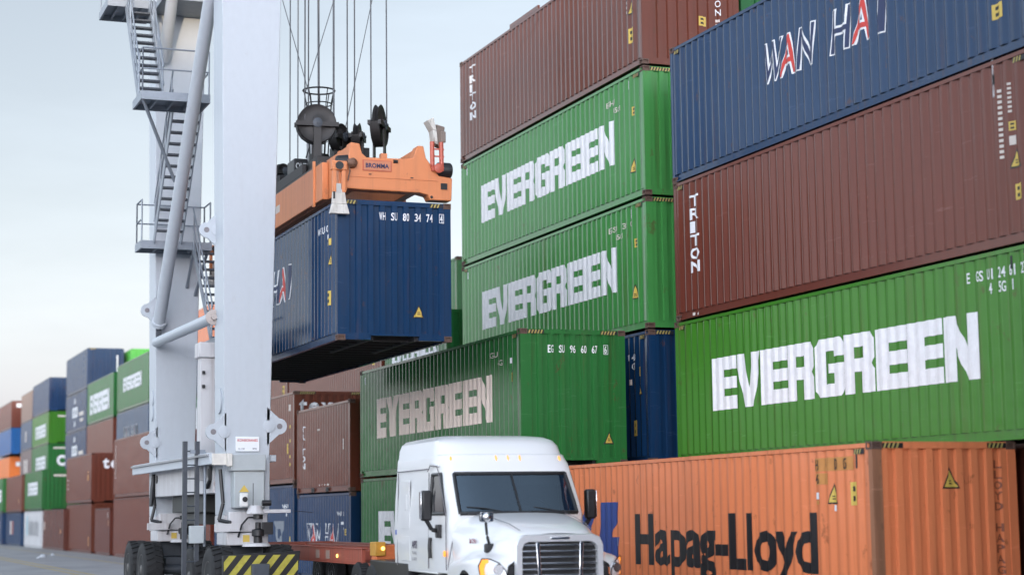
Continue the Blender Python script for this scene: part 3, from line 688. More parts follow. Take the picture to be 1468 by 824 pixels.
m = MB(); m.bar((8.75, 45.2, 8.5), (8.75, 46.04, 7.7), .06, .06); m.bar((9.1, 45.2, 8.5), (8.96, 46.04, 7.5), .06, .06); gb(m, 'strut', STEEL, lb)
m = MB(); m.bar((9.4, 40.8, 5.75), (8.9, 38.82, 4.6), .07, .07); m.bar((8.5, 42.5, 5.75), (8.9, 38.82, 5.0), .07, .07); gb(m, 'strut', STEEL, lc)
# access ladder and hoop
m = MB()
for x in (7.39, 7.65): m.box(x - .045, x + .045, 38.84, 38.95, .45, 3.52)
lad = gb(m, 'access_ladder', plain('dark_ladder_steel', (.055, .062, .075), .5, .2))
m = MB(); z = .7
while z < 3.45: m.tube((7.40, 38.9, z), (7.64, 38.9, z), .016, 6); z += .29
gb(m, 'rungs', DSTEEL, lad)
m = MB(); m.box(7.47, 7.78, 38.72, 38.855, 1.37, 1.74); gb(m, 'junction_box', CAB, lad, .015)
m = MB(); m.tube((7.82, 38.9, 1.3), (7.82, 38.9, 3.3), .03, 8); m.bar((7.5, 38.9, 3.3), (7.82, 38.9, 3.3), .08, .08); gb(m, 'stay', STEEL, lad)
m = MB(); pts = [(7.88, 40, 3.2), (7.88, 40, 4.45)] + [(7.88 + .13 - .13 * math.cos(a * PI / 6), 40, 4.45 + .15 * math.sin(a * PI / 6)) for a in range(7)] + [(8.14, 40, 3.2)]
m.path(pts, .028, 8); m.tube((7.88, 40, 3.95), (8.14, 40, 3.95), .02, 6); gb(m, 'hoop_rail', STEEL)
# bogies and wheels
def wheel(x, y, R=.66, w=.50, parent=None):
    n = 36; m = MB(); prof = [(.36, -w / 2 + .03), (.46, -w / 2), (.58, -w / 2 + .01), (.64, -w / 2 + .05), (R, -w / 2 + .10), (R, w / 2 - .10), (.64, w / 2 - .05), (.58, w / 2 - .01), (.46, w / 2), (.36, w / 2 - .03)]
    m.lathe(prof, (x, y, R), (1, 0, 0), n)
    for i in range(26):
        a = 2 * PI * i / 26
        for s, off in ((-1, 0), (1, .5)):
            b = a + off * 2 * PI / 26; c, sn = math.cos(b), math.sin(b)
            p = [(x + s * .03, R - .005), (x + s * (w / 2 - .045), R - .03)]
            P0 = Vector((p[0][0], y + c * (R - .01), R + sn * (R - .01))); b2 = b + .10; P1 = Vector((p[1][0], y + math.cos(b2) * (R - .02), R + math.sin(b2) * (R - .02)))
            m.bar(P0, P1, .055, .075, (0, c, sn))
    t = gb(m, 'wheel', RUB, parent, ang=30)
    m = MB(); m.lathe([(.10, -w / 2 + .14), (.30, -w / 2 + .10), (.355, -w / 2 + .03), (.375, -w / 2 + .02), (.375, w / 2 - .02), (.355, w / 2 - .03), (.30, w / 2 - .10), (.10, w / 2 - .14)], (x, y, R), (1, 0, 0), 24); gb(m, 'rim', BRK, t)
    m = MB(); m.lathe([(.13, 0), (.13, .10), (.09, .13), (.02, .135)], (x - w / 2 + .14, y, R), (-1, 0, 0), 16); gb(m, 'hub', BRK, t)
    return t
for yl_ in (38.4, 46.5):
    m = MB(); m.box(8.20, 8.72, yl_ - .95, yl_ + .95, .52, .95); m.box(8.10, 8.9, yl_ - .32, yl_ + .32, .95, 1.32)
    bg_ = gb(m, 'bogie', DSTEEL, bevel=.02)
    m = MB(); m.tube((7.95, yl_ - 1.0, .66), (9.05, yl_ - 1.0, .66), .12, 12); gb(m, 'axle', DSTEEL, bg_); m = MB(); m.tube((7.95, yl_ + 1.0, .66), (9.05, yl_ + 1.0, .66), .12, 12); gb(m, 'axle', DSTEEL, bg_)
    for x in (7.82, 9.08):
        for dy in (-1.0, 1.0): wheel(x, yl_ + dy)
    f = yl_ - .5
    m = MB(); m.box(8.02, 8.95, f, f + .92, 1.58, 1.95); m.lathe([(.42, 1.33), (.42, 1.58)], (8.52, yl_, 0), (0, 0, 1), 24); m.box(8.08, 8.9, f - .22, f, 1.60, 2.02); m.box(8.02, 8.9, f - .30, f + .7, 1.33, 1.585)
    kn = gb(m, 'swivel_housing', CGW, bevel=.025)
    m = MB(); m.box(7.76, 8.30, f - .42, f - .31, 1.62, 1.78)
    for k in range(5): m.box(7.78 + .105 * k, 7.785 + .105 * k, f - .424, f - .42, 1.63, 1.77)
    gb(m, 'ribbed_block', CGW, kn, .01)
    m = MB(); m.lathe([(.09, 0), (.09, .16), (.13, .17), (.13, .30), (.06, .32), (.06, .45)], (8.62, f - .55, 1.35), (0, 0, 1), 16); m.lathe([(.10, 0), (.10, .10)], (8.62, f - .55, 1.86), (0, 0, 1), 14)
    m.box(8.70, 8.92, f - .62, f - .5, 1.55, 1.80); gb(m, 'steering_motor', BLK, kn, .01)
    m = MB(); m.lathe([(.30, 0), (.26, .06), (.16, .07)], (8.6, f - .5, 1.31), (0, 0, 1), 20); gb(m, 'gear_flange', CGW, kn)
    m = MB(); m.path([(8.25, f - .35, 1.5), (8.3, f - .45, 1.75), (8.42, f - .5, 1.9), (8.6, f - .5, 1.9)], .02, 6); m.path([(7.93, f - .05, 2.9), (7.98, f - .12, 2.2), (7.90, f - .1, 1.85), (8.1, f - .3, 1.8)], .04, 8); gb(m, 'hose', BLK, kn)
    m = MB(); m.box(8.36, 8.5, f - .305, f - .302, 1.40, 1.54); gb(m, 'yellow_plate', YEL, kn)
# sensor gear on the near corner
m = MB(); m.box(8.22, 8.38, 37.2, 37.34, 2.12, 2.40); be = gb(m, 'beacon_box', plain('beacon_white', (.72, .72, .7), .4), None, .02)
m = MB(); m.prism([(8.20, 2.42), (8.40, 2.42), (8.30, 2.56)], lambda u, v: (u, 37.22, v), lambda u, v: (u, 37.26, v)); gb(m, 'warning_sign', YEL, be)
m = MB(); m.lathe([(.055, 0), (.055, .015), (.03, .016)], (8.31, 37.2, 2.27), (0, -1, 0), 16); gb(m, 'lens', BLK, be)
m = MB(); m.lathe([(.19, 0), (.13, .16), (.10, .17)], (8.55, 37.3, 1.98), (0, 0, 1), 18); gb(m, 'gps_dome', CGW)
m = MB(); m.box(8.55, 9.28, 37.22, 37.30, 1.985, 2.06); sb = gb(m, 'sensor_arm', CGW, None, .01)
m = MB(); m.tube((8.66, 37.15, 2.19), (8.84, 37.15, 2.19), .06, 12); gb(m, 'camera_housing', BLK, sb)
m = MB(); m.tube((9.28, 37.26, 2.03), (9.75, 37.26, 1.99), .006, 5); m.tube((8.48, 37.2, 2.0), (8.48, 37.2, 2.6), .008, 5); gb(m, 'whip_antenna', BLK, sb)
# striped bumper
m = MB(); m.hexa([(7.70, 36.42, .62), (9.20, 36.42, .62), (9.20, 36.55, .62), (7.70, 36.55, .62), (7.70, 36.42, 1.15), (9.28, 36.42, 1.22), (9.28, 36.55, 1.22), (7.70, 36.55, 1.15)])
bu = gb(m, 'bumper', BLACK, None, .01)
m = MB(); x = 7.40
while x < 9.4:
    pts = []
    a, b_ = x, x + .15; dz = .55; sl = .42
    P = [(a, .63), (b_, .63), (b_ + sl, 1.15), (a + sl, 1.15)]
    # clip each stripe to the plate
    def cl(p, q, xc): t = (xc - p[0]) / (q[0] - p[0]); return (xc, p[1] + (q[1] - p[1]) * t)
    for xc, sgn in ((7.715, 1), (9.23, -1)):
        Q = []
        for i in range(len(P)):
            p, q = P[i], P[(i + 1) % len(P)]; ip, iq = sgn * (p[0] - xc) >= 0, sgn * (q[0] - xc) >= 0
            if ip: Q.append(p)
            if ip != iq: Q.append(cl(p, q, xc))
        P = Q
        if len(P) < 3: break
    if len(P) >= 3: m._f([m.bm.verts.new((u, 36.416, v)) for u, v in P])
    x += .30
gb(m, 'yellow_stripes', plain('bumper_yellow', (.42, .37, .05), .6, 0, .5, 9), bu)
m = MB(); m.box(8.26, 8.62, 36.28, 36.41, .66, .98); gb(m, 'buffer', DSTEEL, bu, .02)
m = MB(); m.box(8.3, 8.5, 36.55, 37.5, .70, .9); m.box(8.8, 9.0, 36.55, 37.5, .70, .9); gb(m, 'bumper_bracket', DSTEEL, bu)
# portal above the picture: girders, far legs, trolley
m = MB()
for y in (37.75, 46.0): m.box(7.4, 33.4, y, y + 1.05, 19.4, 21.0)
m.box(7.9, 9.2, 38.81, 45.99, 19.5, 20.8); m.box(31.7, 33.0, 38.81, 45.99, 19.5, 20.8); gb(m, 'girder', CG)
for y in (37.9, 46.05):
    m = MB(); m.box(31.8, 32.9, y, y + .92, .0, 19.4); gb(m, 'leg', CG)
m = MB(); m.box(9.3, 12.8, 37.2, 47.5, 21.02, 21.5); m.box(9.8, 12.3, 38.0, 46.0, 21.5, 23.2); gb(m, 'trolley', CGW)

# ------------------------------------------------------------------ spreader
SO = paint('spreader_orange', (.66, .225, .085), .40, .4, rust=(.14, .07, .04), dirt=(.22, .12, .08))
S = thing('container_spreader', 'orange telescopic spreader with black rope sheaves gripping the hanging blue container', 'spreader', (11.06, 41.7, 8.36))
GO = Vector((11.06, 41.7, 8.36))
def sb_(mb, name, mat, parent=None, bevel=0, ang=35):
    bmesh.ops.translate(mb.bm, verts=mb.bm.verts[:], vec=-GO); return mb.build(name, mat, parent or S, bevel=bevel, ang=ang)
EBP = [(10.05, 8.56), (10.35, 8.545), (11.60, 8.54), (11.78, 8.50), (11.83, 8.40), (12.30, 8.40), (12.32, 8.88), (12.02, 8.92), (11.745, 9.28), (11.69, 9.53), (11.56, 9.53), (11.46, 9.26), (11.3, 9.235), (10.46, 9.22), (10.36, 9.30), (10.31, 9.50), (10.12, 9.52), (10.06, 9.1), (9.86, 9.0), (9.86, 8.45), (10.02, 8.45)]
for y0, y1 in ((35.62, 35.95), (47.48, 47.81)):
    m = MB(); m.prism(EBP, lambda u, v: (u, y0, v), lambda u, v: (u, y1, v)); eb = sb_(m, 'end_beam', SO, bevel=.018)
    if y0 < 40:
        m = MB(); m.box(10.37, 10.99, 35.606, 35.616, 8.94, 9.165); p_ = sb_(m, 'maker_plate', plain('plate_red', (.50, .10, .05), .5), eb)
        m = MB(); m.box(10.39, 10.97, 35.601, 35.605, 8.955, 9.15); sb_(m, 'plate_face', plain('plate_orange', (.55, .20, .10), .5), p_)
        GO_ = GO
        b = text_bm('BROMMA', 0, 0, .50, .10, .03)
        for v in b.verts: v.co = Vector((10.43 + v.co.x, 35.597, 9.0 + v.co.y)) - GO
        bm_obj('lettering', b, NAVY, p_)
        m = MB(); m.tube((11.03, 35.612, 9.165), (11.12, 35.612, 9.165), .035, 12); m.box(11.03, 11.12, 35.606, 35.618, 9.13, 9.20); m.box(10.50, 10.56, 35.61, 35.619, 8.86, 8.88); m.box(11.40, 11.46, 35.61, 35.619, 8.83, 8.85); sb_(m, 'slot', BLK, eb)
        m = MB(); m.box(10.06, 12.0, 35.607, 35.619, 8.80, 8.812); sb_(m, 'weld_seam', SO, eb)
        m = MB(); m.box(12.06, 12.20, 35.60, 35.615, 8.63, 8.76); m.lathe([(.03, 0), (.03, .01)], (11.86, 35.6185, 8.46), (0, -1, 0), 12); sb_(m, 'lug_hole', BLK, eb)
for x0, x1, s in ((10.13, 10.36, 1), (11.55, 11.74, 1)):
    m = MB(); m.prism([(x0, 8.62), (x1, 8.62), (x1, 9.49), (x0, 9.49)], lambda u, v: (u, 35.951, v), lambda u, v: (u, 47.479, v)); sb_(m, 'telescopic_beam', SO, bevel=.012)
m = MB(); m.box(9.99, 10.125, 37.4, 46.0, 8.62, 9.42); m.box(11.745, 11.87, 37.4, 46.0, 8.62, 9.42); mb_ = sb_(m, 'main_frame', SO, bevel=.012)
m = MB(); m.box(9.985, 9.989, 41.2, 41.7, 8.95, 9.12)
sb_(m, 'marking', plain('pale_marking', (.62, .55, .50), .5), mb_)
m = MB(); m.box(9.95, 10.0, 38.0, 38.09, 8.55, 9.55); m.box(9.93, 9.99, 44.2, 44.3, 8.55, 9.5); sb_(m, 'stiffener', SO, mb_)
m = MB(); m.box(10.0, 10.14, 37.5, 46, 9.425, 9.46); sb_(m, 'dark_rail', BLK, mb_)
# headblock
HB = plain('headblock_black', (.022, .020, .020), .5, .1)
m = MB(); m.box(10.14, 10.55, 38.4, 45.2, 9.50, 9.76); m.box(11.45, 11.95, 38.4, 45.2, 9.50, 9.76); m.box(10.551, 11.449, 38.5, 39.5, 9.52, 9.74); m.box(10.551, 11.449, 44.0, 45.0, 9.52, 9.74)
m.box(10.02, 10.12, 39.2, 45.8, 9.47, 9.72)
hb = sb_(m, 'headblock', HB, bevel=.02)
for x in (10.66, 11.62):
    m = MB(); m.box(x - .07, x + .07, 38.2, 38.36, 9.50, 9.86); m.box(x - .03, x + .03, 38.19, 38.2, 9.6, 9.78); sb_(m, 'clamp', SO, hb, .01)
def sheave(x, y, z, R, ang, w=.14):
    ax = Vector((math.sin(ang), -math.cos(ang), 0)); sd = Vector((math.cos(ang), math.sin(ang), 0)); c = Vector((x, y, z))
    m = MB(); m.lathe([(.07, w / 2 + .02), (.10, w / 2), (R - .10, w / 2 - .035), (R, w / 2), (R + .02, w / 2 - .01), (R - .05, 0), (R + .02, -w / 2 + .01), (R, -w / 2), (R - .10, -w / 2 + .035), (.10, -w / 2), (.07, -w / 2 - .02)], c, ax, 36)
    o = sb_(m, 'sheave', HB)
    m = MB()
    for s in (1, -1):
        f = c + ax * s * (w / 2 + .05)
        m.bar(f + Vector((0, 0, .12)), f + Vector((0, 0, -(z - 9.7))), .17, .035, ax)
    m.bar(c + ax * (w / 2 + .05) - sd * (R + .06) + Vector((0, 0, -.02)), c + ax * (w / 2 + .05) + sd * (R + .06) + Vector((0, 0, -.02)), .10, .07, ax)
    m.bar(c - ax * (w / 2 + .05) - sd * (R + .06) + Vector((0, 0, -.02)), c - ax * (w / 2 + .05) + sd * (R + .06) + Vector((0, 0, -.02)), .10, .07, ax)
    sb_(m, 'bracket', HB, o)
    m = MB(); m.lathe([(.11, 0), (.11, .03), (.05, .05)], c + ax * (w / 2 + .065), ax, 16); m.lathe([(.03, 0), (.03, .03)], c + ax * (w / 2 + .11), ax, 10); sb_(m, 'axle_cap', DSTEEL, o)
    m = MB()        # lower guard
    n = 9; rows = []
    for i in range(n):
        a = PI + PI * i / (n - 1); p = c + sd * math.cos(a) * (R + .05) + Vector((0, 0, math.sin(a) * (R + .05)))
        rows.append([p + ax * (w / 2 + .04), p - ax * (w / 2 + .04)])
    m.grid(rows); sb_(m, 'guard', HB, o)
sheave(10.29, 39.0, 10.60, .42, -.10); sheave(11.75, 39.0, 10.66, .45, 1.05)
sheave(11.22, 40.4, 10.62, .31, .75); sheave(11.64, 40.4, 10.66, .31, 1.15)
sheave(10.83, 44.4, 10.50, .20, .4); sheave(11.75, 44.4, 10.55, .40, -1.0)
m = MB(); m.box(11.05, 11.9, 40.3, 40.7, 9.765, 10.4); sb_(m, 'sheave_base', HB, hb)
m = MB(); ring = lambda r, z: [(10.74 + r * math.cos(2 * PI * i / 20), 40.5 + r * math.sin(2 * PI * i / 20), z) for i in range(21)]
m.path(ring(.37, 11.72), .02, 6); m.path(ring(.30, 11.40), .014, 6); m.path(ring(.24, 11.05), .014, 6)
for i in range(0, 20, 2): m.path([ring(.37, 11.72)[i], ring(.30, 11.40)[i], ring(.22, 10.2)[i]], .012, 5)
m.lathe([(.02, 9.75), (.24, 9.75), (.24, 10.2)], (10.74, 40.5, 0), (0, 0, 1), 20)
sb_(m, 'cable_basket', BLK, hb)
m = MB(); m.box(10.63, 10.97, 42.4, 43.1, 10.02, 10.48); m.box(10.2, 10.9, 42.2, 43.2, 9.765, 10.015); vb = sb_(m, 'drive_cabinet', BLK, hb, .03)
b = text_bm('OLT', 0, 0, .26, .15, .02)
for v in b.verts: v.co = Vector((10.67 + v.co.x, 42.395, 10.22 + v.co.y)) - GO
bm_obj('lettering', b, WHITE, vb)
m = MB(); m.box(11.06, 11.34, 42.4, 42.9, 10.5, 11.05); m.box(11.0, 11.4, 42.3, 43.0, 9.765, 10.495); sb_(m, 'pump_box', plain('pump_grey', (.30, .30, .31), .5), hb, .02)
m = MB(); m.path([(10.95, 41.9, 10.0), (10.97, 41.7, 9.85), (11.1, 41.6, 9.8), (11.25, 41.6, 10.0), (11.25, 41.8, 10.3)], .035, 8); m.path([(10.9, 42.3, 10.48), (10.98, 42.3, 10.75)], .02, 6); sb_(m, 'hose', BLK, hb)
m = MB(); m.lathe([(.02, 0), (.17, 0), (.17, .25), (.02, .26)], (10.15, 43.0, 9.95), (0, -1, 0), 18); sb_(m, 'hydraulic_motor', BLK, hb)
# corner guides: left one down, right one folded up
WORN = paint('worn_white_guide', (.60, .57, .52), .5, 1.0, rust=(.16, .10, .06), dirt=(.20, .17, .14))
def guide_down(x, y, sx):
    m = MB(); m.box(x, x + .32, y - .12, y, 8.90, 9.09); m.box(x + .02, x + .10, y - .11, y - .02, 8.44, 8.90); m.box(x + .22, x + .30, y - .11, y - .02, 8.44, 8.90); g = sb_(m, 'corner_guide', SO, bevel=.012)
    m = MB(); m.lathe([(.02, 0), (.085, 0), (.085, .02)], (x + .16, y - .12, 8.99), (0, -1, 0), 14); sb_(m, 'pivot_bore', BLK, g)
    m = MB(); m.hexa([(x - .05, y - .18, 7.99), (x + .36, y - .18, 7.99), (x + .36, y - .06, 7.99), (x - .05, y - .06, 7.99), (x + .01, y - .115, 8.20), (x + .32, y - .115, 8.20), (x + .32, y - .03, 8.20), (x + .01, y - .03, 8.20)])
    m.hexa([(x + .01, y - .115, 8.201), (x + .32, y - .115, 8.201), (x + .32, y - .03, 8.201), (x + .01, y - .03, 8.201), (x + .03, y - .10, 8.5), (x + .27, y - .10, 8.5), (x + .27, y - .03, 8.5), (x + .03, y - .03, 8.5)])
    m.bar((x + .08, y - .17, 7.99), (x + .10, y - .125, 8.18), .02, .03); m.bar((x + .24, y - .17, 7.99), (x + .22, y - .125, 8.18), .02, .03)
    sb_(m, 'guide_plate', WORN, g, .01)
    m = MB(); m.box(x + .10, x + .20, y - .104, y - .09, 8.28, 8.62); sb_(m, 'cylinder', plain('cylinder_grey', (.45, .44, .42), .4), g)
    m = MB()
    m.box(x + .03, x + .07, y - .118, y - .10, 8.3, 8.45)
    sb_(m, 'spring', BLK, g)
guide_down(9.68, 35.60, -1)
m = MB(); m.lathe([(.02, 0), (.12, 0), (.13, .03), (.13, .30), (.05, .32)], (9.86, 35.75, 9.11), (1, 0, .15), 18); mo = sb_(m, 'guide_motor', BLK)
m = MB(); m.lathe([(.02, 0), (.10, 0), (.10, .1), (.06, .14)], (10.1, 35.6, 9.07), (.6, -.6, .1), 12); m.path([(10.05, 35.6, 9.15), (10.08, 35.55, 8.9), (10.04, 35.56, 8.7)], .016, 6); sb_(m, 'fitting', plain('rusty_fitting', (.16, .08, .05), .6), mo)
m = MB(); m.lathe([(.02, 0), (.16, 0), (.17, .03), (.17, .27), (.14, .30)], (12.02, 35.72, 9.05), (1, 0, 0), 20); sb_(m, 'guide_motor', BLK)
RED = paint('faded_red_arm', (.50, .10, .06), .45, .5)
m = MB()
for x in (11.90, 12.10): m.path([(x, 35.60, 9.02), (x - .03, 35.58, 9.12), (x - .04, 35.57, 9.62)], .05, 8)
m.lathe([(.02, 0), (.10, 0), (.10, .06), (.04, .08)], (11.99, 35.56, 9.06), (0, -1, 0), 16)
for z in (9.3, 9.45): m.box(11.85, 12.12, 35.55, 35.57, z, z + .03)
ug = sb_(m, 'corner_guide', RED)
m = MB(); m.hexa([(11.90, 35.50, 9.58), (11.97, 35.50, 9.55), (11.97, 35.80, 9.55), (11.90, 35.80, 9.58), (11.86, 35.50, 9.86), (11.95, 35.50, 9.84), (11.95, 35.80, 9.84), (11.86, 35.80, 9.86)])
m.hexa([(11.86, 35.50, 9.861), (11.95, 35.50, 9.841), (11.95, 35.80, 9.841), (11.86, 35.80, 9.861), (11.74, 35.48, 10.06), (11.87, 35.48, 10.12), (11.87, 35.80, 10.12), (11.74, 35.80, 10.06)])
gp = sb_(m, 'guide_plate', WORN, ug, .012)
m = MB(); m.hexa([(11.975, 35.56, 9.56), (12.10, 35.60, 9.50), (12.10, 35.80, 9.50), (11.975, 35.80, 9.56), (11.955, 35.56, 10.00), (12.16, 35.60, 9.96), (12.16, 35.80, 9.96), (11.955, 35.80, 10.00)])
m.box(12.06, 12.17, 35.57, 35.62, 9.62, 9.86); sb_(m, 'guide_face', paint('scraped_guide_face', (.22, .17, .14), .6, 1.0, rust=(.10, .06, .04), dirt=(.4, .36, .32)), gp, .02)
guide_down(9.68, 47.95, -1)
# ropes
RP = plain('wire_rope', (.10, .105, .115), .5, .3)
ropes = [(416, 44.4, 10.70), (427, 44.4, 10.6), (437, 39, 10.6), (442, 39.1, 10.6), (479, 39, 10.6), (478, 39.3, 10.6), (498, 40.5, 10.7), (508, 40.5, 10.7), (532, 39, 10.7), (554, 39.2, 10.7)]
ratio = {416: 9.68, 427: 9.86, 437: 10.02, 442: 10.10, 479: 10.69, 478: 10.675, 498: 11.0, 508: 11.17, 532: 11.555, 554: 11.925}
for px, y, z in ropes:
    x = ratio[px] / 39 * y
    m = MB(); m.tube((x, y, z), (x, y, 21.3), .016, 6); o = m.build('hoist_rope', RP)
    tag(o, 'thin vertical steel hoist rope running up from the spreader sheaves', 'rope', 'hoist ropes above the spreader')
for (x0, y0, z0), (x1, y1, z1), lab in (((10.55, 40.6, 11.6), (9.55, 40.6, 15.0), 'left one of the crossing slack wires over the cable basket'), ((10.45, 40.6, 11.7), (11.75, 40.6, 16.0), 'right one of the crossing slack wires over the cable basket'), ((11.35, 40.5, 10.75), (12.35, 40.5, 15.5), 'slanting thin wire left of the right sheave')):
    d = Vector((x1 - x0, y1 - y0, z1 - z0)) / (z1 - z0); k = 21.2 - z0
    m = MB(); m.tube((x0, y0, z0), (x0 + d.x * k, y0, 21.2), .010, 5); tag(m.build('guy_wire', RP), lab, 'wire')
m = MB(); m.tube((10.74, 40.5, 10.0), (10.70, 40.5, 21.2), .026, 8); tag(m.build('power_cable', RP), 'thicker dark power cable rising out of the round basket', 'cable')
# ------------------------------------------------------------------ truck
TW = plain('white_truck_paint', (.73, .725, .725), .28, 0, .05, 1.5, coat=.5)
CHR = plain('chrome', (.80, .80, .82), .12, 1.0, .05)
INT = plain('cab_interior', (.075, .08, .088), .7)
GLS = glass('windscreen_glass', (.55, .66, .70), 2.4, (.66, .84, 1.0))
GLD = glass('door_glass', (.45, .60, .54), 1.6)
T = thing('semi_truck', 'white sleeper cab semi truck with chrome grille, facing the viewer', 'truck', (10.32, 25.0, 0), -math.radians(4.0))
NF = [0, .16, .32, .48, .63, .76, .87, .945, .985]
def half(z, yf, w, yb, ys=2.5, rc=.12, n=3.2):
    d = ys - yf; P = [(w * f, yf + d * (1 - (1 - f ** n) ** (1 / n)), z) for f in NF]
    P += [(w, ys, z), (w + .008, ys + .05, z), (w + .015, 3.45, z), (w + .015, 3.58, z), (w + .02, 4.95, z), (w + .02, yb - rc, z), (w - rc * .3, yb - rc * .25, z), (w - rc, yb, z), (0, yb, z)]
    return P
def loop(P): return P + [(-x, y, z) for x, y, z in P[-2:0:-1]]
SEC = [(1.00, 2.2, 1.10, 6.08), (1.30, 2.16, 1.115, 6.08), (1.62, 2.12, 1.12, 6.08), (1.93, 2.08, 1.11, 6.08), (2.15, 2.27, 1.10, 6.08), (2.37, 2.46, 1.085, 6.08), (2.56, 2.62, 1.07, 6.08), (2.64, 2.66, 1.065, 6.08), (2.72, 2.72, 1.06, 6.08),
       (2.83, 2.78, 1.055, 6.07), (2.86, 2.80, 1.05, 6.07), (2.885, 2.90, 1.035, 6.07), (3.03, 3.02, 1.02, 6.06), (3.12, 3.20, .99, 6.03), (3.18, 3.46, .92, 5.98), (3.215, 3.85, .77, 5.88), (3.225, 4.2, .45, 5.4)]
def sec_loop(s, inset=0):
    z, yf, w, yb = s; ys = yf + (.38 - .16 * min(1, max(0, (z - 1.93) / .63)) if z < 2.75 else .40); P = half(z, yf + inset, w - inset, yb - inset, ys)
    if True:      # roof rows: slide the side points back, keep their order
        q = []; last = -1
        for x, y, zz in P: y = max(y, last + .002); q.append((x, y, zz)); last = y if len(q) < len(P) - 1 else last
        P = q
    return loop(P)
NP = len(half(1, 2.1, 1, 5.6)); NT = 2 * NP - 2
def holes(i, j):
    jj = j if j < NP - 1 else NT - 1 - j
    if 3 <= i <= 5 and jj <= 5: return True
    if 3 <= i <= 5 and jj == 10: return True
    return False
m = MB(); V = m.grid([sec_loop(s) for s in SEC], close=True, skip=holes); m._f(V[-1])
cab = m.build('cab', TW, T, ang=28); 
m = MB(); V = m.grid([sec_loop(s, .035) for s in SEC], close=True, skip=holes); m._f(V[-1]); m.build('cab_lining', INT, T)
m = MB(); m.box(-1.05, 1.05, 2.5, 5.5, 1.02, 1.08); m.build('cab_floor', INT, T)
L_ = [sec_loop(s) for s in SEC]
def col(i, j): return Vector(L_[i][j % NT])
ws = [[col(i, j) for j in range(-6, 7)] for i in range(3, 7)]
m = MB(); m.grid(ws); wso = outward(m.build('windscreen', GLS, T), Vector((0, -1, .3)))
def gasket(pts, r, parent, name='gasket'):
    m = MB(); m.path(pts + [pts[0]], r, 8); return m.build(name, BLK, parent)
gasket(ws[0] + [r[-1] for r in ws[1:]] + ws[-1][-2::-1] + [r[0] for r in ws[-2:0:-1]], .032, wso)
m = MB(); m.path([col(i, 0) + Vector((0, -.012, 0)) for i in range(3, 7)], .018, 6); m.build('centre_strip', BLK, wso)
for s in (1, -1):
    c0, c1 = (10, 11) if s > 0 else (-11, -10)
    dw = [[col(i, c0), col(i, c1)] for i in range(3, 7)]
    m = MB(); m.grid(dw); d_ = outward(m.build('door_window', GLD, T), Vector((s, 0, 0)))
    gasket([r[0] for r in dw] + [r[1] for r in dw[::-1]], .03, d_)
    # door and sleeper panel lines, grab recesses
    x = s * 1.128
    m = MB()
    def ln(pts): m.path([(s * (1.137 - .03 * max(0, z - 1.9)), y, z) for y, z in pts], .009, 5)
    ln([(2.42, 1.05), (2.43, 1.9), (2.96, 2.60), (3.06, 2.69), (3.50, 2.71), (3.66, 2.62)]); ln([(3.56, 1.05), (3.56, 2.6)]); ln([(3.66, 2.66), (5.9, 2.66)])
    ln([(5.74, 1.05), (5.74, 2.64)]); m.build('panel_gap', plain('panel_gap_grey', (.15, .14, .15), .6), cab)
    m = MB(); m.box(min(x, x + s * .012), max(x, x + s * .012), 4.85, 5.45, 1.14, 1.56); m.box(min(x, x + s * .012), max(x, x + s * .012), 4.85, 5.45, 1.68, 2.5); m.build('sleeper_panel', TW, cab, bevel=.012)
    m = MB(); m.box(min(x + s * .012, x + s * .02), max(x + s * .012, x + s * .02), 5.05, 5.2, 2.0, 2.26); m.build('vent_recess', TW, cab, bevel=.01)
    m = MB(); m.path([(s * 1.16, 3.36, 1.22), (s * 1.17, 3.36, 1.40), (s * 1.16, 3.36, 1.55)], .03, 8); m.build('door_handle', BLK, T)
    m = MB(); m.bar((s * 1.085, 3.02, 2.70), (s * 1.085, 3.6, 2.73), .05, .05); m.build('drip_rail', TW, cab, bevel=.02)
    m = MB(); m.box(min(s * 1.135, s * 1.165), max(s * 1.135, s * 1.175), 2.42, 2.52, 1.26, 1.35); m.build('side_marker', plain('amber_lens', (.80, .25, .02), .3, emit=.35), T, bevel=.012)
    # main mirror
    mx = s * 1.38
    m = MB(); m.box(mx - .085, mx + .085, 2.66, 2.80, 1.82, 2.30); mm = m.build('wing_mirror', BLK, T, bevel=.035)
    m = MB(); m.box(*sorted((mx + s * .087, mx + s * .10)), 2.67, 2.79, 1.85, 2.28); m.build('mirror_cover', CHR, mm, bevel=.006)
    m = MB(); m.box(mx - .075, mx + .075, 2.802, 2.81, 1.85, 2.28); m.build('mirror_glass', CHR, mm)
    m = MB(); m.path([(mx, 2.74, 1.84), (s * 1.28, 2.77, 1.68), (s * 1.16, 2.8, 1.66)], .035, 8); m.box(*sorted((s * 1.12, s * 1.20)), 2.72, 2.88, 1.55, 1.76); m.build('mirror_arm', BLK, mm, bevel=.015)
    # hood mirror
    if s > 0: continue
    hx = s * .93
    m = MB(); m.box(hx - .10, hx + .10, .80, .90, 1.80, 1.95); hm = m.build('hood_mirror', BLK, T, bevel=.03)
    m = MB(); m.box(hx - .098, hx + .098, .795, .802, 1.805, 1.945); m.lathe([(.02, 0), (.07, .0), (.05, .04), (.01, .05)], (hx, .80, 1.875), (0, -1, 0), 14); m.build('mirror_shell', CHR, hm, bevel=.02)
    m = MB(); m.path([(hx, .87, 1.80), (hx - s * .02, .88, 1.60), (s * .86, .92, 1.45)], .022, 8); m.box(*sorted((s * .80, s * .93)), .84, 1.0, 1.34, 1.48); m.build('mirror_arm', BLK, hm, bevel=.02)
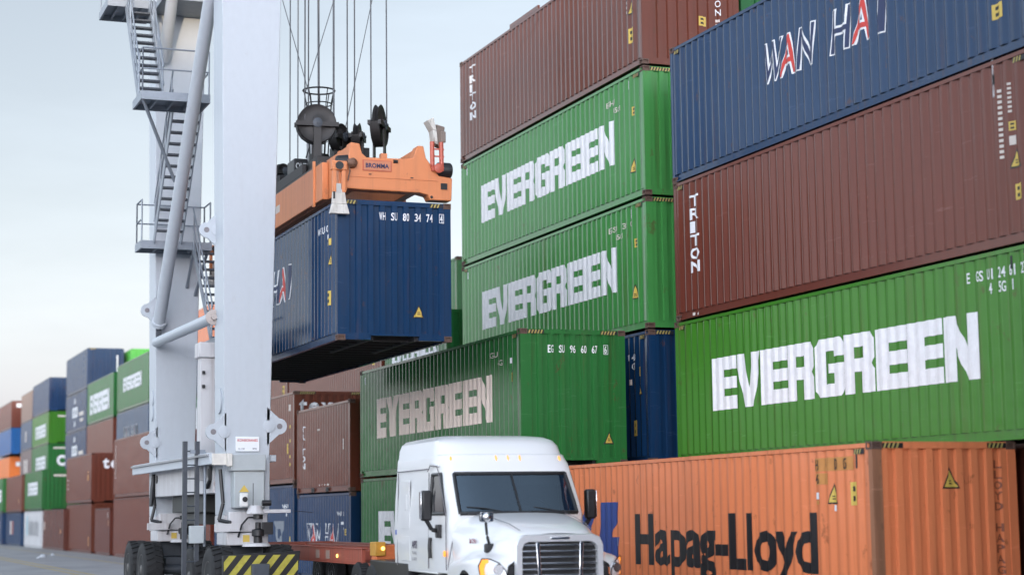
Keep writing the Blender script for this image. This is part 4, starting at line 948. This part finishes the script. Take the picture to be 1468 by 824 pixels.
# hood and fenders
ST_ = [.22, .31, .50, .76, 1.0, 1.27, 1.56, 1.95, 2.3]
zt = [1.60, 1.645, 1.70, 1.75, 1.79, 1.825, 1.86, 1.895, 1.93]; wt = [.50, .52, .56, .62, .67, .71, .75, .80, .86]
xs = [.66, .68, .72, .79, .85, .90, .95, 1.0, 1.06]; zs = [1.30, 1.31, 1.32, 1.34, 1.37, 1.40, 1.43, 1.47, 1.52]
xf = [.78, .88, 1.0, 1.10, 1.14, 1.15, 1.15, 1.14, 1.13]; zf = [1.20, 1.235, 1.275, 1.29, 1.285, 1.265, 1.23, 1.19, 1.15]
def hood_half(k):
    y = ST_[k]; r2 = .58 ** 2 - (y - 1.28) ** 2; zb = .53 + math.sqrt(r2) if r2 > 0 else .42
    zb = min(zb, zf[k] - .09)
    return [(0, y, zt[k] + .03), (wt[k] * .5, y, zt[k] + .022), (wt[k] * .86, y, zt[k]), (wt[k] + .045, y, zt[k] - .05), (xs[k], y, (zs[k] + zt[k]) / 2 - .03), (xs[k] + .03, y, zs[k]), (xf[k] - .10, y, zf[k] + .015), (xf[k], y, zf[k] - .02), (xf[k] + .025, y, zf[k] - .07), (xf[k] + .02, y, zb)]
rows = []
for k in range(len(ST_)):
    h = hood_half(k); rows.append([(-x, y, z) for x, y, z in h[:0:-1]] + h)
m = MB(); m.grid(rows); hood = m.build('hood', TW, T, subd=2, ang=180)
m = MB(); m.grid([[(x * .97, y + .02, z - .03) for x, y, z in rows[0]], [(x * .97, y + .02, .4) for x, y, z in rows[0]]]); m.build('nose_backing', BLK, T)
m = MB()
for s in (1, -1): m.path([(s * .56, .33, 1.672), (s * .60, .77, 1.772), (s * .66, 1.4, 1.853), (s * .74, 2.2, 1.93)], .006, 5)
for s in (1, -1):
    m.path([(s * 1.06, 2.28, 1.50), (s * 1.02, 2.27, 1.72), (s * .93, 2.26, 1.82)], .009, 5); m.path([(s * 1.135, 2.29, .8), (s * 1.14, 2.29, 1.12), (s * 1.07, 2.28, 1.5)], .009, 5)
m.path([(-.92, 2.26, 1.80), (-.6, 2.18, 1.935), (0, 2.12, 1.965), (.6, 2.18, 1.935), (.92, 2.26, 1.80)], .008, 5); m.build('hood_crease', bpy.data.materials['panel_gap_grey'], hood)
# grille
def ringpath(w, z0, z1, r): return [(-w, z0), (-w, z1 - r), (-w + r * .3, z1 - r * .3), (-w + r, z1), (w - r, z1), (w - r * .3, z1 - r * .3), (w, z1 - r), (w, z0)]
def surround(w0, w1, z1o, z1i, y):
    o = ringpath(w0, .60, z1o, .16); i = ringpath(w1, .60, z1i, .10)
    m = MB(); m.grid([[(x, y + .03, z) for x, z in o], [(x * .97, y - .03, z - .012) for x, z in o], [(x * 1.02, y - .03, z + .008) for x, z in i], [(x, y + .04, z) for x, z in i]]); return m
gr = surround(.69, .575, 1.615, 1.50, -.02).build('grille_surround', plain('brushed_chrome', (.78, .78, .80), .28, .55, .05), T, loc=(0, .2, 0), ang=60)
m = MB(); m.box(-.60, .60, .05, .07, .55, 1.51); m.build('grille_mesh', BLK, gr)
m = MB()
for k in range(10): z = 1.455 - .088 * k; m.box(-.575, .575, -.035, .03, z - .012, z + .012)
m.build('grille_bars', CHR, gr, bevel=.006)
for s in (1, -1):
    m = MB(); m.hexa([(s * .30 - .02, -.05, .6), (s * .30 + .02, -.05, .6), (s * .30 + .02, .02, .6), (s * .30 - .02, .02, .6), (s * .34 - .03, -.045, 1.50), (s * .34 + .03, -.045, 1.50), (s * .34 + .03, .02, 1.50), (s * .34 - .03, .02, 1.50)]); m.build('grille_post', CHR, gr, bevel=.008)
m = MB(); m.box(-.15, .15, -.062, -.045, 1.535, 1.575); m.build('badge', CHR, gr, bevel=.012)
for s in (1, -1):
    pts = [(s * .80, .0, 1.0), (s * .82, .02, 1.10), (s * .90, .09, 1.205), (s * 1.0, .22, 1.265), (s * 1.085, .36, 1.265), (s * 1.115, .44, 1.16), (s * 1.10, .40, 1.0), (s * .9, .06, .94)]
    m = MB(); c = m.bm.verts.new((s * .95, .08, 1.12)); vs = [m.bm.verts.new(p) for p in pts]
    for i in range(len(vs)): m._f([c, vs[i], vs[(i + 1) % len(vs)]])
    hl = m.build('headlight', plain('headlight_lens', (.80, .81, .84), .10, .25, .35, 30), T, loc=(0, .2, 0))
    gasket([Vector(p) + Vector((s * .004, -.008, 0)) for p in pts], .009, hl, 'lamp_rim')
    m = MB(); m.grid([[(s * 1.03, .24, 1.258), (s * 1.09, .35, 1.25), (s * 1.11, .42, 1.15), (s * 1.10, .39, 1.0)], [(s * 1.02, .215, 1.21), (s * 1.06, .28, 1.19), (s * 1.07, .31, 1.12), (s * 1.06, .29, 1.0)]]); m.build('turn_signal', bpy.data.materials['amber_lens'], hl)
    m = MB(); m.lathe([(.02, 0), (.07, .0), (.085, -.05), (.06, -.06)], (s * .92, .045, 1.11), (s * .3, -1, 0), 16); m.build('reflector', CHR, hl)
m = MB(); m.hexa([(-1.12, .15, .35), (1.12, .15, .35), (1.12, .6, .35), (-1.12, .6, .35), (-1.10, -.12, .70), (1.10, -.12, .70), (1.12, .6, .70), (-1.12, .6, .70)]); m.build('bumper', TW, T, loc=(0, .2, 0), bevel=.05)
# roof lamps
for x, z in ((-.93, 2.79), (-.20, 2.80), (0, 2.80), (.20, 2.80), (.90, 2.79)):
    f = abs(x) / 1.05; yf = 2.78 + .40 * (1 - (1 - f ** 3.2) ** (1 / 3.2)) if f < .99 else 3.0
    m = MB(); m.lathe([(.01, -.06), (.018, -.045), (.024, 0), (.018, .045), (.008, .06)], (x, yf - (.03 if abs(x) > .5 else 0), z), (0, .45, 1), 12)
    rl = m.build('roof_marker_lamp', plain('lit_amber_lamp', (.9, .30, .06), .3, 0, .05, emit=.3) if 'lit_amber_lamp' not in bpy.data.materials else bpy.data.materials['lit_amber_lamp'], T)
    m = MB(); m.box(x - .032, x + .032, yf - .004, yf + .03, z - .10, z - .06); m.build('lamp_foot', plain('lamp_foot_brown', (.16, .05, .03), .4) if 'lamp_foot_brown' not in bpy.data.materials else bpy.data.materials['lamp_foot_brown'], rl, bevel=.008)
m = MB(); m.box(.60, .66, 2.83, 2.86, 2.70, 2.72); m.box(.70, .74, 2.86, 2.89, 2.70, 2.71); m.build('small_badge', BLK, cab)
# wipers, dash, seats, steering wheel
for x0, x1 in ((-.85, -.22), (.05, .72)):
    m = MB(); m.path([(x1, 2.10, 1.94), (x0 + .25, 2.15, 2.01), (x0, 2.22, 2.03)], .012, 6); m.path([(x1 + .05, 2.09, 1.93), (x1 - .25, 2.14, 1.965)], .018, 6); m.build('wiper', BLK, T)
m = MB(); m.hexa([(-1.0, 2.35, 1.5), (1.0, 2.35, 1.5), (1.0, 2.95, 1.5), (-1.0, 2.95, 1.5), (-.95, 2.38, 1.90), (.95, 2.38, 1.90), (.98, 2.85, 1.96), (-.98, 2.85, 1.96)]); m.build('dashboard', plain('dash_grey', (.05, .055, .06), .6), T, bevel=.03)
for x in (-.55, .55):
    m = MB(); m.box(x - .26, x + .26, 3.45, 4.0, 1.3, 1.48); m.hexa([(x - .25, 3.95, 1.45), (x + .25, 3.95, 1.45), (x + .25, 4.1, 1.45), (x - .25, 4.1, 1.45), (x - .2, 4.02, 2.1), (x + .2, 4.02, 2.1), (x + .2, 4.14, 2.1), (x - .2, 4.14, 2.1)]); m.box(x - .13, x + .13, 4.02, 4.14, 2.12, 2.34); m.build('seat', plain('seat_brown_grey', (.07, .06, .055), .8) if x < 0 else bpy.data.materials['seat_brown_grey'], T, bevel=.03)
m = MB(); c = Vector((.55, 3.12, 1.98)); ax = Vector((0, -.8, .6)); a = Vector((1, 0, 0)); b = Vector((0, .6, .8))
m.path([c + a * .23 * math.cos(2 * PI * i / 20) + b * .23 * math.sin(2 * PI * i / 20) for i in range(21)], .016, 6); m.tube(c, c - ax * -.3 + Vector((0, -.1, -.3)), .03, 8); m.bar(c - a * .22, c + a * .22, .04, .02); m.build('steering_wheel', BLK, T)
m = MB(); m.box(.2, .9, 2.78, 2.82, 2.38, 2.52); m.build('sun_visor', INT, T)
# lettering on the doors and hood side
def side_text(t, y, z, w, h, mat, x=-1.146, bold=.02):
    b = text_bm(t, 0, 0, w, h, bold)
    for v in b.verts: v.co = (x, y - v.co.x, z + v.co.y)
    bm_obj('lettering', b, mat, cab)
side_text('APS', 4.66, 1.36, .34, .13, plain('slate_lettering', (.07, .05, .09), .5), bold=.03); side_text('TRUCKING', 4.64, 1.26, .30, .05, bpy.data.materials['slate_lettering'], bold=.0); side_text('US DOT', 4.64, 1.16, .32, .05, bpy.data.materials['slate_lettering'], bold=.0)
b = text_bm('S# 2961', 0, 0, .30, .085, .02)
for v in b.verts: v.co = (-.985 + v.co.x * .10, 1.62 - v.co.x, 1.47 + v.co.y)
bm_obj('lettering', b, plain('wine_lettering', (.22, .01, .03), .5), hood)
m = MB(); m.box(-1.15, -1.135, 5.80, 5.85, 1.58, 1.66); m.build('blue_sticker', plain('sticker_blue', (.03, .08, .35), .5), cab)
m = MB(); m.box(-1.02, -.72, 5.95, 6.15, 2.3, 2.75); m.build('exhaust_shield', BLK, T, bevel=.02)
# chassis, tank, steps, wheels
m = MB(); m.box(-.45, -.33, .5, 9.6, .72, .98); m.box(.33, .45, .5, 9.6, .72, .98); m.box(-.33, .33, 8.2, 9.4, .85, .97); fr = m.build('frame_rails', DSTEEL, T)
m = MB(); m.lathe([(.05, 0), (.28, 0), (.30, .03), (.30, 1.5), (.28, 1.53), (.05, 1.53)], (-.88, 3.3, .64), (0, 1, 0), 24); m.lathe([(.05, 0), (.28, 0), (.30, .03), (.30, 1.5), (.28, 1.53), (.05, 1.53)], (.88, 3.3, .64), (0, 1, 0), 24); m.build('fuel_tank', plain('tank_aluminium', (.55, .55, .56), .3, .8), T)
m = MB(); m.box(-1.13, -.5, 5.0, 8.0, .78, 1.10); m.build('deck_box', BLK, T, bevel=.02)
m = MB(); m.box(-1.12, -.6, 3.05, 5.9, .97, 1.0); m.box(.6, 1.12, 3.05, 5.9, .97, 1.0); m.build('cab_sill', TW, T, bevel=.01)
def twheel(x, y, w=.28, R=.51, parent=T):
    m = MB(); m.lathe([(.28, -w / 2 + .02), (.40, -w / 2), (R - .03, -w / 2 + .01), (R, -w / 2 + .04), (R, w / 2 - .04), (R - .03, w / 2 - .01), (.40, w / 2), (.28, w / 2 - .02)], (x, y, R), (1, 0, 0), 36)
    for i in range(40):
        a_ = 2 * PI * i / 40; c_, s_ = math.cos(a_), math.sin(a_); m.bar((x - w / 2 + .05, y + c_ * R, R + s_ * R), (x + w / 2 - .05, y + c_ * R, R + s_ * R), .04, .018, (0, c_, s_))
    t = m.build('wheel', RUB, parent, ang=30)
    m = MB(); m.lathe([(.05, -w / 2 + .06), (.12, -w / 2 + .0), (.13, -w / 2 + .10), (.26, -w / 2 + .06), (.285, -w / 2 + .01), (.285, w / 2 - .01), (.05, w / 2 - .06)], (x, y, R), (1, 0, 0), 24); m.build('rim', plain('rim_alloy', (.5, .5, .52), .3, .8) if 'rim_alloy' not in bpy.data.materials else bpy.data.materials['rim_alloy'], t)
for s in (1, -1):
    twheel(s * 1.0, 1.28)
    for y in (7.85, 9.15): twheel(s * 1.04, y, .26); twheel(s * .72, y, .26)
# ------------------------------------------------------------------ container chassis behind the truck
TO = paint('chassis_orange_red', (.33, .075, .045), .5, .9, rust=(.08, .035, .02), dirt=(.12, .08, .06))
TR = thing('container_chassis', 'empty orange red container trailer chassis coupled behind the white truck', 'trailer', (11.1, 32.2, 0))
m = MB()
for s in (1, -1):
    x0, x1 = sorted((s * .46, s * .60)); m.box(x0, x1, .2, 13.0, .97, 1.25)
    x0, x1 = sorted((s * 1.08, s * 1.20)); m.box(x0, x1, 3.0, 13.0, .98, 1.02)
m.box(-1.20, 1.20, 12.6, 12.99, 1.0, 1.28); m.build('main_beams', TO, TR, bevel=.01)
m = MB(); m.box(-1.215, -1.13, 1.9, 12.55, 1.0, 1.27); m.box(-1.24, -1.08, 1.85, 12.6, 1.271, 1.29); m.box(-1.23, -1.08, 1.85, 12.6, .975, .998); m.box(1.13, 1.215, 1.9, 12.55, 1.0, 1.27)
m.build('side_beam', TO, TR, bevel=.008)
for y in (3.2, 5.2, 7.2, 9.2, 11.2): MB().box(-1.12, 1.12, y, y + .12, 1.03, 1.22).build('cross_member', TO, TR)
m = MB(); m.box(-1.22, 1.22, .9, 1.2, 1.02, 1.36); bo = m.build('front_bolster', plain('bolster_orange', (.60, .16, .05), .5, 0, .3), TR, bevel=.01)
for s in (1, -1):
    x0, x1 = sorted((s * .98, s * 1.24)); m = MB(); m.box(x0 , x1 - (.06 if s < 0 else 0), .86, 1.24, 1.16, 1.42); m.build('corner_lock', plain('lock_yellow', (.50, .25, .03), .5) if s > 0 else bpy.data.materials['lock_yellow'], bo, bevel=.015)
m = MB(); m.lathe([(.036, 0), (.036, .02), (.02, .03)], (-1.10, .855, 1.30), (0, -1, 0), 14); m.build('marker_lamp', plain('lit_yellow_lamp', (1.0, .55, .12), .3, 0, .05, emit=.8), bo)
for y in (4.2, 5.0): 
    m = MB(); m.box(-1.222, -1.216, y, y + .28, 1.05, 1.22); m.build('data_plate', plain('dusty_plate', (.32, .22, .18), .6) if y < 4.5 else bpy.data.materials['dusty_plate'], TR)
m = MB(); m.lathe([(.035, 0), (.035, .02), (.01, .03)], (-1.216, 3.6, 1.12), (-1, 0, 0), 12); m.build('marker_lamp', bpy.data.materials['lit_yellow_lamp'], TR)
m = MB(); m.hexa([(-1.1, 1.9, .55), (-.7, 1.9, .55), (-.7, 2.5, .55), (-1.1, 2.5, .55), (-1.1, 1.4, 1.0), (-.7, 1.4, 1.0), (-.7, 2.5, 1.0), (-1.1, 2.5, 1.0)]); m.build('landing_gear', TO, TR)
for y in (10.6, 11.9):
    for s in (1, -1): twheel(s * .98, y, .26, .5, TR); twheel(s * .68, y, .26, .5, TR)
# ------------------------------------------------------------------ ground
def ground():
    m, nt, b = _nt('worn_asphalt')
    big = _noise(nt, _map(nt, (.05, .02, 1)), 1.0, 5); mid = _noise(nt, _map(nt, (.6, .25, 1)), 1.0, 5); fine = _noise(nt, _map(nt, (14, 14, 14)), 1.0, 4)
    c = _mix(nt, _ramp(nt, big, .35, .65), (.17, .172, .182), (.27, .27, .275))
    f = _n(nt, 'ShaderNodeMath', operation='MULTIPLY'); f.inputs[1].default_value = .5; nt.links.new(_ramp(nt, mid, .45, .75), f.inputs[0])
    c = _mix(nt, f.outputs[0], c, (.10, .10, .11)); f2 = _n(nt, 'ShaderNodeMath', operation='MULTIPLY'); f2.inputs[1].default_value = .3; nt.links.new(fine, f2.inputs[0])
    c = _mix(nt, f2.outputs[0], c, (.30, .29, .28)); nt.links.new(c, b.inputs['Base Color'])
    rr = _n(nt, 'ShaderNodeMapRange'); rr.inputs['To Min'].default_value = .45; rr.inputs['To Max'].default_value = .8
    nt.links.new(mid, rr.inputs['Value']); nt.links.new(rr.outputs['Result'], b.inputs['Roughness'])
    bp = _n(nt, 'ShaderNodeBump'); bp.inputs['Strength'].default_value = .3; bp.inputs['Distance'].default_value = .02
    nt.links.new(fine, bp.inputs['Height']); nt.links.new(bp.outputs['Normal'], b.inputs['Normal'])
    return m
structure(MB().quad((-1500, -400, 0), (1500, -400, 0), (1500, 2500, 0), (-1500, 2500, 0)).build('ground', ground()))
yl = plain('worn_yellow_road_paint', (.42, .31, .10), .7, 0, .5, 2)
m = MB()
for x, w in ((8.55, .14), (9.0, .14), (12.2, .12)): m.quad((x, 20, .004), (x + w, 20, .004), (x + w, 190, .004), (x, 190, .004))
structure(m.build('lane_markings', yl))
conc = plain('pale_concrete_runway', (.24, .235, .23), .75, 0, .35, .4)
structure(MB().quad((12.9, 15, .008), (60, 15, .008), (60, 200, .008), (12.9, 200, .008)).build('container_yard_slab', conc))
for i, (x, y, s) in enumerate(((10.95, 95.0, .2), (10.4, 92.0, .11), (11.9, 99.0, .12))):
    b_ = MB(); n = 7
    rows = []
    for k in range(4):
        rows.append([(s * (1 - .28 * k) * (1 + .3 * math.sin(3 * j + i + k)) * math.cos(2 * PI * j / n) * (1 if k < 3 else .1), s * 1.5 * (1 - .28 * k) * (1 + .25 * math.cos(2 * j + k)) * math.sin(2 * PI * j / n) * (1 if k < 3 else .1), s * (0, .35, .6, .7)[k]) for j in range(n)])
    b_.grid(rows, close=True)
    o = b_.build('litter', plain('crumpled_plastic', (.40, .42, .45), .5), None, (x, y, .009))
    tag(o, ('largest crumpled pale scrap of litter on the asphalt at left', 'small pale scrap of litter on the asphalt nearest the crane', 'pale scrap of litter at the foot of the far left stacks')[i], 'litter', 'scraps of litter on the asphalt')
# unseen block added behind the viewpoint to keep low sun off the yard
blocker_body = paint('blocker_grey', (.20, .21, .22), .6, .5)
sh = thing('sun_blocker', 'unseen long block added behind the viewpoint to keep low sun off the yard', 'blocker', (0, -150, 0))
m = MB(); m.box(-420, 160, -40, 0, 0, 16.2); m.build('blocker_body', blocker_body, sh)
m = MB(); m.prism([(-40.6, 16.2), (.6, 16.2), (-20, 16.8)], lambda y, z: (-420.5, y, z), lambda y, z: (160.5, y, z)); m.build('roof', plain('blocker_top', (.3, .3, .31), .6), sh)
# ------------------------------------------------------------------ light
SUN_EL = math.radians(.8); SUN_AZ = math.radians(196)     # compass direction of the sun, clockwise from +Y
w = bpy.data.worlds.new('World'); SC.world = w; w.use_nodes = True; nt = w.node_tree; nt.nodes.clear()
out = nt.nodes.new('ShaderNodeOutputWorld'); bg = nt.nodes.new('ShaderNodeBackground'); sky = nt.nodes.new('ShaderNodeTexSky')
sky.sky_type = 'NISHITA'; sky.sun_disc = False; sky.sun_elevation = SUN_EL; sky.sun_rotation = SUN_AZ
sky.altitude = 0; sky.air_density = 1.0; sky.dust_density = 1.2; sky.ozone_density = 1.0
SKY_STRENGTH = .15
bg.inputs['Strength'].default_value = SKY_STRENGTH
hs = nt.nodes.new('ShaderNodeHueSaturation'); hs.inputs['Saturation'].default_value = .25
nt.links.new(sky.outputs[0], hs.inputs['Color'])
# added sky-brightening lobes, mostly out of view, to fill side faces; faint wisps
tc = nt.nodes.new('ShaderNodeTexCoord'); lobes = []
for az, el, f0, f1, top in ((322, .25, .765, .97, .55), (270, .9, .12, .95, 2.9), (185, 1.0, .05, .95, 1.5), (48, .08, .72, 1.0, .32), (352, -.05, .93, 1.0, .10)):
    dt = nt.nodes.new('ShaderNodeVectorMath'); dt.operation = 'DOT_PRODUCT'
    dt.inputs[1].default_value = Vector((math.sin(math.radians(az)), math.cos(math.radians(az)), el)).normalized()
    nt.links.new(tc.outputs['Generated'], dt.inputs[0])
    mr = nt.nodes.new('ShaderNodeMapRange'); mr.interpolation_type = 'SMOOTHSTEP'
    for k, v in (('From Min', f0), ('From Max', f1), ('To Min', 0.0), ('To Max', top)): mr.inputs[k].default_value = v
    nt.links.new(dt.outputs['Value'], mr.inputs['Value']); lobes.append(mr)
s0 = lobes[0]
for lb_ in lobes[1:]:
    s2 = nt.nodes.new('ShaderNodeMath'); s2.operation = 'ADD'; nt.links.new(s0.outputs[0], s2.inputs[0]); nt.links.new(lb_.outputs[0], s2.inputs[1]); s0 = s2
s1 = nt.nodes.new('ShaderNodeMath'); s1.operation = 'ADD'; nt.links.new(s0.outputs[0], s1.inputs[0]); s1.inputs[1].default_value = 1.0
mp = nt.nodes.new('ShaderNodeMapping'); mp.inputs['Scale'].default_value = (2.2, 2.2, 9); mp.inputs['Rotation'].default_value = (.12, .1, .4); nt.links.new(tc.outputs['Generated'], mp.inputs['Vector'])
wn = nt.nodes.new('ShaderNodeTexNoise'); wn.inputs['Scale'].default_value = 1.6; wn.inputs['Detail'].default_value = 6; wn.inputs['Roughness'].default_value = .6; nt.links.new(mp.outputs[0], wn.inputs['Vector'])
wr = nt.nodes.new('ShaderNodeMapRange'); 
for k, v in (('From Min', .48), ('From Max', .75), ('To Min', 0), ('To Max', .10)): wr.inputs[k].default_value = v
nt.links.new(wn.outputs['Fac'], wr.inputs['Value'])
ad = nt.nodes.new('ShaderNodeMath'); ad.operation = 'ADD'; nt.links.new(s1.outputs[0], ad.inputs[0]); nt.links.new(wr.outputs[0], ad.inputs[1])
tint = nt.nodes.new('ShaderNodeMix'); tint.data_type = 'RGBA'; tint.blend_type = 'MULTIPLY'; tint.inputs[0].default_value = 1; tint.inputs[7].default_value = (.865, .965, 1.13, 1)
nt.links.new(hs.outputs[0], tint.inputs[6])
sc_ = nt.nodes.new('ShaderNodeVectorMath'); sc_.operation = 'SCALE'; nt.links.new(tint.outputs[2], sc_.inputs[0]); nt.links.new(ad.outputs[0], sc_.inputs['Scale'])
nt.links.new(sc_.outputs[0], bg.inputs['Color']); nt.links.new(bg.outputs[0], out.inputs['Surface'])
ld = bpy.data.lights.new('sun', 'SUN'); ld.energy = .5; ld.angle = math.radians(.3); ld.color = (1, .80, .55)
sun = bpy.data.objects.new('sun', ld); COL.objects.link(sun)
sd = Vector((math.sin(SUN_AZ) * math.cos(SUN_EL), math.cos(SUN_AZ) * math.cos(SUN_EL), math.sin(SUN_EL)))
sun.rotation_euler = (-sd).to_track_quat('-Z', 'Y').to_euler(); sun.location = (0, -60, 60)
# ------------------------------------------------------------------ camera
cd = bpy.data.cameras.new('camera'); cam = bpy.data.objects.new('camera', cd); COL.objects.link(cam); SC.camera = cam
F = Vector((0.35461764, 0.9270299, 0.12190934)); R_ = Vector((0.93446291, -0.35584955, -0.01225386)); U_ = R_.cross(F)
mt = Matrix((R_, U_, -F)).transposed().to_4x4(); mt.translation = (0, 0, 1.94); cam.matrix_world = mt
cd.sensor_width = 36; cd.lens = 36 * 2619.5 / 1468; cd.clip_end = 5000; cd.clip_start = .1
cd.dof.use_dof = True; cd.dof.focus_distance = 38; cd.dof.aperture_fstop = .8
SC.view_settings.view_transform = 'Standard'; SC.view_settings.look = 'None'; SC.view_settings.gamma = 1
SC.view_settings.exposure = 2.14
